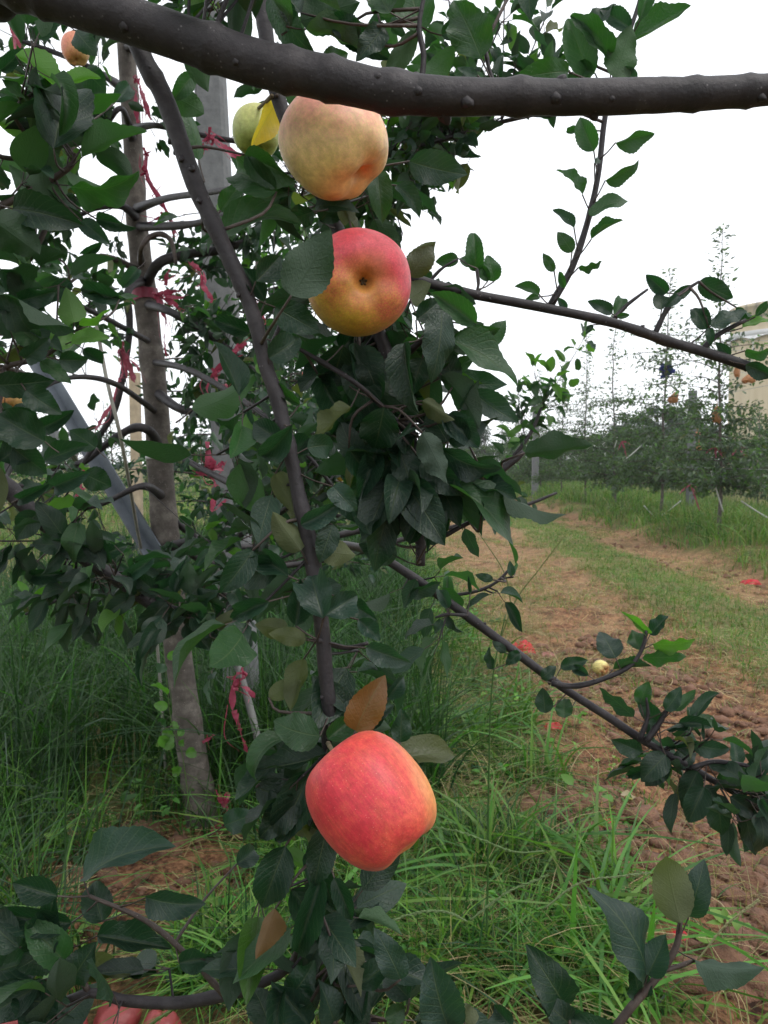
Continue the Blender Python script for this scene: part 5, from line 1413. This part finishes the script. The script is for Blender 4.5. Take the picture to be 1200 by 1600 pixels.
apple(561, 444, .66, 163, (.14, -.20, .93), skin2, 'large apple, pink above and yellow-green below, with its calyx end facing out', 1.10, .018, stalk_to=P(545, 405, .76))
apple(580, 1251, .555, 181, (.62, -.68, .34), skin3, 'largest red apple hanging lowest in front of the grass', 1.08, .013, stalk_to=P(512, 1160, .64))
def skin4(loc, rad):
    return apple_mat('green_apple_skin', loc(wdir(.2, .8, .5)), rad, (.30, .38, .10), (.36, .42, .12), (.44, .46, .16), -.5, 1, .1)
apple(401, 206, .86, 74, (.1, -.9, .3), skin4, 'small pale green apple behind a withered yellow leaf', .98, .03, seg=40, stalk_to=P(425, 150, .75))
def skin5(loc, rad):
    return apple_mat('peach_apple_skin', loc(wdir(-.7, .4, .5)), rad, (.55, .38, .16), (.58, .30, .14), (.60, .22, .14), -.6, .8, .2)
apple(118, 77, 2.1, 42, (.2, -.9, .2), skin5, 'small peach-coloured apple high on the left behind a leaf', 1.1, .03, seg=32, stalk_to=P(116, 48, 2.1))
apple(8, 616, 1.5, 58, (.3, -.8, .3), skin5, 'yellow-orange apple half out of the left edge among dark leaves', .95, .03, seg=32, stalk_to=P(0, 570, 1.5))
apple(482, 588, 2.9, 20, (.2, -.9, .2), lambda l, r: apple_mat('orange_apple_skin', l(wdir(0, .6, .7)), r, (.55, .22, .06), (.55, .13, .06), (.52, .07, .05), -.6, .7, .2), 'orange-red apple half hidden by leaves below the pink apple', 1, .03, seg=28)
apple(534, 738, 2.0, 26, (.2, -.8, .4), lambda l, r: apple_mat('red_yellow_apple_skin', l(wdir(0, .9, .2)), r, (.5, .34, .05), (.52, .2, .06), (.5, .06, .06), -.3, .5, .2), 'small red and yellow apple glimpsed behind the hanging limb', 1, .03, seg=28)

# fallen, rotting apple on the path edge
def fallen():
    g = P(939, 1033, 5.05); g[2] = float(ground_z(g[0], g[1])) + .034
    def sk(loc, rad):
        return apple_mat('fallen_apple_skin', loc(wdir(.55, -.35, .75)), rad, (.60, .55, .20), (.60, .50, .18), (.30, .13, .05), .25, .75, .3)
    apple(0, 0, 5.05, 25, (.5, -.1, .8), sk, 'fallen cream apple with a brown rotten spot lying at the path edge', .9, .03, seg=32, name='fallen_apple', at=g)
fallen()

# ------------------------------------------------------------------ strips of red plastic
def strip(mb, pts, w, n=26, twist=3.0, ruffle=.16):
    p = catmull(pts, n); t, N, B = frames(p)
    a = np.cumsum(rng.normal(twist / n, twist / n * .9, n)); a = a + rng.uniform(0, 6)
    u = N * np.cos(a)[:, None] + B * np.sin(a)[:, None]; v = np.cross(t, u)
    ww = w * (.55 + .45 * np.abs(np.sin(np.linspace(0, 9, n) + rng.uniform(0, 6)))) * np.concatenate([np.ones(n - 3), [.8, .5, .15]])
    s = np.array((-1, -.33, .33, 1)); rf = rng.normal(0, ruffle, (n, 4)) * w * .5
    V = p[:, None] + u[:, None] * (ww[:, None] * s[None] / 2)[..., None] + v[:, None] * rf[..., None]
    i = np.arange(n - 1)[:, None] * 4; j = np.arange(3)[None]
    mb.add(V.reshape(-1, 3), np.stack([i + j, i + j + 1, i + j + 5, i + j + 4], -1).reshape(-1, 4))
def tie(px, d, strands, label, mat='red_film', knots=(), wrap=None, name='plastic_strip'):
    """one tied strip: several torn strands and knotted bows; photo points"""
    mb = MB()
    for st in strands:
        w = st[0]; pts = [P(x + random.uniform(-2, 2), y, d + random.uniform(-.015, .015)) for x, y in st[1]]
        if len(pts) == 2: pts = [pts[0], (pts[0] + pts[1]) / 2 + rng.normal(0, .008, 3), pts[1]]
        strip(mb, pts, w / F * d)
        # frayed threads
        for _ in range(1):
            q = [p + rng.normal(0, .012 * d / 2, 3) for p in pts]
            strip(mb, q, 1.6 / F * d, 20, 3, .2)
    for (x, y, r) in knots:
        c = P(x, y, d - .01); R_ = r / F * d
        for _ in range(5):
            dd = unit(rng.normal(0, 1, 3)); e = unit(rng.normal(0, 1, 3))
            strip(mb, [c, c + dd * R_ * .8 + e * R_ * .4, c + dd * R_ * 1.2, c + dd * R_ * .8 - e * R_ * .4, c], R_ * .55, 18, 1.0, .15)
    if wrap is not None:
        y0, wd = wrap
        i = int(np.argmin(np.linalg.norm(tp - at_trunk(y0), axis=1))); c = tp[i]; r = rr[i] + .004
        t_ = unit(tp[i + 1] - tp[i - 1]); X = unit(np.cross(t_, FWD)); Y = np.cross(t_, X)
        for k in range(3):
            ang = np.linspace(0, 6.6, 30)
            ps = c + (X * np.cos(ang)[:, None] + Y * np.sin(ang)[:, None]) * (r + .002 * k) + t_ * ((k - 1) * wd / F * d * .3 + .004 * np.sin(ang * 2 + k))[:, None]
            V = np.concatenate([ps - t_ * wd / F * d * .3, ps + t_ * wd / F * d * .3]); ii = np.arange(29)
            mb.add(V, np.stack([ii, ii + 1, ii + 31, ii + 30], 1))
    tag(mb.build(name, M[mat]), label, 'plastic strip', 'red plastic strips tied in the trees')
tie(0, 1.3, [(7, [(12, 5), (18, 40), (26, 84)]), (6, [(14, 8), (24, 50), (32, 78)]), (5, [(24, 10), (32, 30)]), (5, [(8, 0), (14, 30), (22, 60)])], 'pink plastic strip dangling in the top left corner', 'pink_film')
tie(0, 2.74, [(9, [(214, 122), (222, 150), (234, 188)]), (8, [(212, 140), (214, 170), (218, 195)]), (5, [(216, 130), (226, 160), (228, 186)])], 'pink-red strip hanging beside the upper trunk under the thick limb', 'red_film', [(213, 124, 5)])
tie(0, 2.7, [(8, [(228, 236), (230, 275), (248, 310), (262, 338), (276, 368)]), (6, [(226, 250), (236, 285), (256, 325)]), (8, [(262, 340), (272, 356), (270, 366)]), (5, [(230, 348), (250, 340), (262, 336)]), (4, [(225, 330), (240, 315), (256, 308)])], 'long knotted red strip hanging free right of the upper trunk', 'red_film', [(228, 240, 7), (229, 270, 8), (252, 322, 7), (258, 336, 8)])
tie(0, 2.5, [(9, [(328, 212), (348, 228), (388, 252)]), (7, [(326, 214), (352, 236), (380, 250)]), (6, [(326, 216), (312, 230), (320, 236)]), (5, [(328, 205), (325, 220)])], 'red strip tied in a bow round the thin branch before the concrete post', 'red_film', [(327, 213, 10), (318, 232, 6)])
tie(0, 2.68, [(10, [(245, 460), (270, 456), (288, 452)]), (10, [(246, 462), (270, 474), (284, 490)]), (8, [(248, 464), (256, 490), (264, 512)]), (8, [(258, 446), (262, 430), (266, 420)]), (7, [(250, 462), (282, 465), (296, 460)]), (5, [(250, 466), (258, 500), (258, 530), (262, 560)])], 'wide red strip wound round the trunk and knotted on its right', 'red_film', [(247, 461, 8)], (465, 17))
tie(0, 2.5, [(12, [(188, 542), (194, 575), (184, 600)]), (10, [(192, 545), (204, 572), (212, 598)]), (9, [(190, 540), (190, 565), (200, 590)]), (7, [(186, 590), (174, 630), (162, 650), (148, 676)]), (5, [(188, 548), (212, 570), (218, 582)])], 'pink-red strip bunched on the branch left of the trunk, its tail trailing down', 'pink_film', [(188, 545, 10)])
tie(0, 2.4, [(11, [(375, 540), (355, 562), (330, 590)]), (9, [(385, 535), (360, 556), (345, 580)]), (8, [(350, 600), (358, 620)]), (6, [(330, 590), (325, 610), (335, 625)])], 'red strip showing through leaves left of the long hanging limb', 'red_film', [(336, 588, 9)])
tie(0, 2.4, [(9, [(298, 410), (312, 425), (318, 448)]), (9, [(318, 446), (330, 466), (328, 470)]), (5, [(300, 412), (320, 445)])], 'small red strip beside the branch right of the trunk', 'red_film')
tie(0, 2.4, [(11, [(325, 690), (330, 740), (338, 760), (332, 800)]), (10, [(320, 730), (340, 728), (352, 722)]), (9, [(328, 735), (318, 740), (300, 735)]), (6, [(334, 760), (336, 790), (352, 780)])], 'red strip hanging low behind the limb, right of the trunk middle', 'red_film', [(332, 732, 12)])
tie(0, 2.3, [(9, [(66, 686), (78, 692), (84, 698)]), (7, [(68, 682), (76, 690)])], 'short red strip on the small branch at the left', 'red_film', [(74, 690, 7)])
tie(0, 2.2, [(9, [(128, 756), (124, 770), (118, 776)]), (7, [(128, 756), (134, 742)])], 'short red strip low behind the left leaves', 'red_film', [(125, 766, 6)])
tie(0, 2.8, [(11, [(378, 1046), (384, 1056), (366, 1072), (362, 1110)]), (9, [(365, 1072), (384, 1075), (400, 1090)]), (10, [(368, 1110), (376, 1150), (386, 1180)]), (6, [(372, 1050), (362, 1060)]), (6, [(318, 1160), (332, 1148)])], 'red strip wound round the pale leaning stake', 'red_film', [(366, 1073, 9), (380, 1052, 7)])
tie(0, 2.7, [(10, [(336, 1234), (346, 1250), (356, 1262)]), (9, [(350, 1250), (362, 1300), (360, 1342)]), (9, [(330, 1300), (346, 1290), (356, 1280)])], 'red strip lying at the foot of the pale trunk', 'red_film', [(350, 1250, 10), (360, 1330, 10)])
tie(0, 2.0, [(9, [(402, 480), (410, 494), (404, 502)]), (8, [(402, 480), (398, 470)])], 'scrap of red strip beside the limb left of the pink apple', 'red_film')

# ------------------------------------------------------------------ litter: red fruit bags, brown bags, leaf litter
def crumple(mb, c, r, n=14, flat=.35, seed=0):
    r_ = np.random.default_rng(seed)
    u = np.linspace(-1, 1, n); U, V_ = np.meshgrid(u, u)
    h = fbm(U * 2.3 + seed * 7, V_ * 2.3, seed, 4) + .35 * np.abs(vnoise(U * 4 + seed, V_ * 4, seed + 3) - .5)
    edge = 1 - np.maximum(np.abs(U), np.abs(V_)) ** 4
    X = U * r * (1 + .25 * (fbm(U * 2, V_ * 2, seed + 5) - .5) * 2); Y = V_ * r * .8 * (1 + .3 * (fbm(U * 2, V_ * 2, seed + 8) - .5) * 2)
    Z = h * r * flat * 2.2 * edge
    i = np.arange(n - 1)[:, None] * n; j = np.arange(n - 1)[None]
    top = np.stack([X, Y, Z], -1).reshape(-1, 3) + c; bot = top - (0, 0, .003)
    q = np.stack([i + j, i + j + 1, i + n + j + 1, i + n + j], -1).reshape(-1, 4)
    mb.add(top, q); mb.add(bot, q[:, ::-1])
M['salmon'] = film('salmon_paper', (.46, .10, .10)); M['redpaper'] = film('red_paper', (.70, .018, .035)); M['rosepaper'] = film('rose_paper', (.55, .22, .18))
def scrap(px, d, py, r, mat, label, flat=.4, name='fruit_bag', cat='paper bag', group='discarded paper bags on the ground'):
    c = P(px, py, d); c[2] = float(ground_z(c[0], c[1])) + .004
    mb = MB(); crumple(mb, c, r, 16, flat, int(px + py))
    tag(mb.build(name, M[mat]), label, cat, group)
def dg(py): return 1.3 / (((py - 800) / F) + math.tan(PITCH))
scrap(816, dg(1022), 1022, .085, 'redpaper', 'bright red crumpled paper bag lying by the slanting branch', .6)
scrap(856, dg(1022), 1022, .05, 'rosepaper', 'pale rose paper scrap just right of the bright red bag')
scrap(724, dg(1045), 1045, .05, 'rosepaper', 'pale rose paper scrap in the grass left of the slanting branch')
scrap(792, dg(1130), 1130, .06, 'rosepaper', 'rose paper scrap lying in lush grass below the slanting branch')
scrap(864, dg(1140), 1140, .04, 'redpaper', 'small red scrap on soil under the slanting branch')
scrap(946, dg(1292), 1290, .03, 'redpaper', 'tiny red scrap beside the curled dry leaf')
scrap(1060, dg(1470), 1470, .03, 'redpaper', 'tiny dark red scrap near the lower right shoot')
scrap(1174, dg(905), 905, .09, 'redpaper', 'dull red scrap at the foot of the grassy bank on the right')
def crumpled_bag(px, py, d, r, label):
    c = P(px, py, d); c[2] = max(c[2], float(ground_z(c[0], c[1])) + r * .5)
    mb = MB(); lump(mb, c, r, 22, .16, .8)
    tag(mb.build('fruit_bag', M['salmon']), label, 'paper bag', 'discarded paper bags on the ground')
crumpled_bag(22, 1588, 1.72, .050, 'salmon red crumpled bag at the bottom left corner')
crumpled_bag(108, 1600, 1.70, .036, 'salmon red crumpled bag second from the bottom left corner')
crumpled_bag(186, 1592, 1.74, .050, 'salmon red crumpled bag under the lowest bare branch')
crumpled_bag(252, 1606, 1.70, .040, 'salmon red crumpled bag rightmost under the lowest bare branch')
M['dry_leaf'] = leaf_material('dry_fallen_leaf', False)
def dry(px, py, s, kind, label, az):
    c = P(px, py, dg(py)); c[2] = float(ground_z(c[0], c[1])) + .012
    mb = MB(); a = np.array((math.cos(az), math.sin(az), .25))
    leaves(mb, [c], [a], [(0, 0, 1.0)], np.array([s]), np.array([s * .6]), np.array([1.3]), np.array([.7]), np.array([.1]), np.array([.1]), np.array([.4]), [kind], 12, 6)
    stalks(mb, [c - a * s * .3], [c], .001, 0, 0, kind)
    tag(mb.build('fallen_leaf', M['dry_leaf']), label, 'fallen leaf', 'dry leaves on the ground')
dry(942, 1278, .10, (.30, .15, .06), 'curled tan dry leaf on the bare soil', .9)
dry(968, 1256, .09, (.45, .36, .24), 'pale dry leaf lying next to the curled tan one', .2)
dry(740, 1070, .06, (.3, .07, .04), 'dark red dry leaf in the grass', 1.4)
dry(602, 1420, .05, (.35, .2, .08), 'small brown dry leaf in grass below the lowest apple', 2.2)
dry(382, 1395, .06, (.50, .33, .12), 'yellow-tan dry leaf beside the hanging limb low down', .4)
dry(284, 1500, .08, (.42, .46, .33), 'pale grey-green dry leaf on straw near the lowest bare branch', 1.0)
dry(700, 1210, .05, (.36, .2, .1), 'small tan dry leaf among grass right of the lowest apple', 2.8)

# bags still hanging in the right row
def bag(px, py, d, w, h, label, lean=0.0):
    c = P(px, py, d); W2 = w / F * d / 2; H2 = h / F * d
    mb = MB(); n = 9; prof = [(.16, .5), (.34, .42), (.75, .22), (1.0, -.1), (.95, -.35), (.6, -.5)]
    a = np.linspace(0, 6.2832, 14, endpoint=False)
    V = np.array([[(c[0] + W2 * r * math.cos(q) * (1 + .12 * math.sin(3 * q + z * 7)) + lean * z * H2, c[1] + W2 * .6 * r * math.sin(q), c[2] + z * H2 + .06 * H2 * math.sin(2 * q) * (r > .5)) for q in a] for r, z in prof]).reshape(-1, 3)
    V = V + rng.normal(0, .04 * W2, V.shape)
    i = np.arange(len(prof) - 1)[:, None] * 14; j = np.arange(14)[None]; k = (j + 1) % 14
    mb.add(V, np.stack([i + j, i + 14 + j, i + 14 + k, i + k], -1).reshape(-1, 4))
    tube(mb, [c + (0, 0, .48 * H2), c + (lean * H2 * .3, 0, .48 * H2 + .08)], .004, 5)
    tag(mb.build('paper_bag', M['tanbag'], smooth=False), label, 'fruit bag', 'tan fruit bags hanging in the young trees')
M['tanbag'] = film('tan_bag_paper', (.50, .24, .10))
bag(1053, 621, 14.4, 16, 17, 'tan fruit bag hanging beside the stem under the blue bag', .3)
bag(1120, 647, 11.5, 15, 25, 'tan fruit bag hanging alone left of the tower-side tree stem')
bag(1172, 590, 10.5, 22, 16, 'tan fruit bag hanging in front of the water tower', .4)
bag(1152, 578, 11.0, 10, 22, 'narrow tan fruit bag just under the long bare branch')
bag(1090, 678, 12.8, 10, 9, 'small orange fruit bag in front of the grey concrete post')
bag(1092, 699, 12.8, 8, 9, 'smallest orange fruit bag low before the grey concrete post')
mb = MB(); c = P(1040, 578, 14.5)
for _ in range(6):
    dd = unit(rng.normal(0, 1, 3)) * .10
    strip(mb, [c + (0, 0, .1), c + dd, c + dd * 1.2 - (0, 0, .06), c - (0, 0, .08)], .10, 14, 3, .4)
tag(mb.build('blue_plastic_bag', film('blue_film', (.035, .06, .30))), 'scrap of blue plastic caught high on a young tree stem', 'plastic bag')
PK = 'pink strips in the young trees'
for (px, py, d, lb) in ((1117, 700, 11.6, 'pink strip on the tree by the water tower, left of its stem'), (1152, 702, 11.6, 'pink strip on the tree by the water tower, right of its stem'), (1078, 758, 12.4, 'pink strip hanging low beneath the grey concrete post'), (972, 690, 17, 'reddish strip on the stem of the bare-leader tree')):
    mb = MB(); c = P(px, py, d)
    for _ in range(5):
        dd = rng.normal(0, .09, 3); strip(mb, [c, c + dd * .5 - (0, 0, .06), c + dd - (0, 0, .16)], .035, 10, 2, .3)
    tag(mb.build('plastic_strip', M['pink_film']), lb, 'plastic strip', PK)

# ------------------------------------------------------------------ stems of seeding grass and a small weed
def grass_stem(pts, d, r, label, seedhead=None, col=(.10, .17, .05), name='grass_stem'):
    mb = MB(); p = catmull([P(x, y, d if len(q) == 0 else q[0]) for x, y, *q in pts], 26)
    tube(mb, p, np.linspace(r, r * .5, 26), 5, 0, 0, col)
    if seedhead:
        i0 = int(seedhead * 25)
        for i in range(i0, 26):
            for s in range(3):
                j = min(25, i); t = unit(p[min(25, j + 1)] - p[max(0, j - 1)]); q = unit(np.cross(t, rng.normal(0, 1, 3)))
                c = p[j] + t * rng.uniform(0, .006)
                tube(mb, [c, c + t * .004 + q * .0022, c + t * .009 + q * .002], [.0004, .0013, .0003], 4, 0, 0, tuple(np.array(col) * 1.35))
    tag(mb.build(name, M['grass']), label, 'grass stem', 'tall seeding grass stems')
grass_stem([(180, 1640), (250, 1590), (330, 1535), (424, 1462)], .9, .0022, 'pale seeding grass stem slanting up from the bottom left', .3, (.13, .19, .06))
grass_stem([(82, 1640), (76, 1520), (66, 1440), (52, 1385)], .95, .002, 'pale upright seeding grass stem at the bottom left', .3, (.12, .19, .07))
grass_stem([(758, 1560), (762, 1380), (764, 1200), (770, 1060), (790, 960)], 1.9, .0028, 'tall upright dark grass stem right of the lowest apple', None, (.045, .11, .025))
grass_stem([(778, 1010), (805, 940), (842, 890), (880, 840)], 2.6, .003, 'stiff seeding grass stem leaning over the dirt path', .2, (.13, .15, .05))
grass_stem([(800, 960), (790, 900), (760, 850), (738, 820)], 2.4, .002, 'thin grass stem bending left over the path edge', None, (.10, .14, .04))
grass_stem([(850, 1330), (800, 1330), (720, 1300), (640, 1290, 1.75)], 1.7, .002, 'thin arching seed head right of the lowest apple', .3, (.12, .19, .07))
grass_stem([(730, 1440), (700, 1426), (660, 1425), (610, 1438)], 1.6, .002, 'curved seed head below the lowest apple', .1, (.13, .19, .08))
grass_stem([(735, 1438), (770, 1410), (800, 1390), (850, 1370)], 1.6, .002, 'seed head arching right in the lush grass', .1, (.13, .19, .08))
grass_stem([(850, 1420), (905, 1380), (960, 1370), (1010, 1364)], 1.7, .002, 'seed head lying over the grass near the bare soil', .1, (.15, .2, .09))
grass_stem([(1090, 1500), (1130, 1450), (1160, 1425), (1180, 1410)], 1.6, .002, 'dry seed head by the lower right shoot', .2, (.22, .22, .11))
grass_stem([(100, 1480, 1.9), (102, 1350), (102, 1200), (104, 1100)], 2.0, .003, 'dark upright grass stem at the lower left', None, (.03, .075, .02))
def weed():
    root_p = P(300, 1250, 2.7); mb, fm = MB(), MB()
    root_p[2] = float(ground_z(root_p[0], root_p[1]))
    root = empty('weed_plant', root_p)
    p = catmull([root_p, P(285, 1180, 2.7), P(268, 1130, 2.7), P(262, 1080, 2.7), P(255, 1010, 2.72)], 24)
    tube(mb, p, np.linspace(.002, .001, 24), 5, 0, 0, (.1, .16, .05))
    mb.build('stem', M['grass'], root)
    heroes(fm, '274 1150 252 1146 22 y; 272 1160 252 1162 20 y u; 272 1142 274 1126 14 y; 278 1150 288 1140 12 y; 278 1162 288 1160 12 y; 262 1105 240 1100 16 y; 262 1085 236 1070 14 y; 258 1050 244 1036 16 m; 262 1030 276 1018 14 y; 250 1150 262 1170 18 y; 290 1180 306 1172 18 y; 284 1200 270 1210 16 y; 260 1125 252 1130 16 m', 2.69, p)
    fm.build('foliage', [M['far_leaf'], M['twig']], root)
    tag(root, 'small bright green climbing weed against the foot of the pale trunk', 'weed')
weed()

# ------------------------------------------------------------------ damp air
def haze():
    mb = MB(); box(mb, (0, 15, 8.5), (238, 238, 20))
    m = bpy.data.materials.new('damp_air'); m.use_nodes = True; t = m.node_tree; t.nodes.clear()
    out = t.nodes.new('ShaderNodeOutputMaterial'); v = t.nodes.new('ShaderNodeVolumePrincipled')
    v.inputs['Color'].default_value = (.93, .96, 1, 1); v.inputs['Density'].default_value = .0009; v.inputs['Anisotropy'].default_value = .3
    t.links.new(v.outputs[0], out.inputs['Volume'])
    tag(mb.build('haze', m, smooth=False), kind='stuff')
haze()
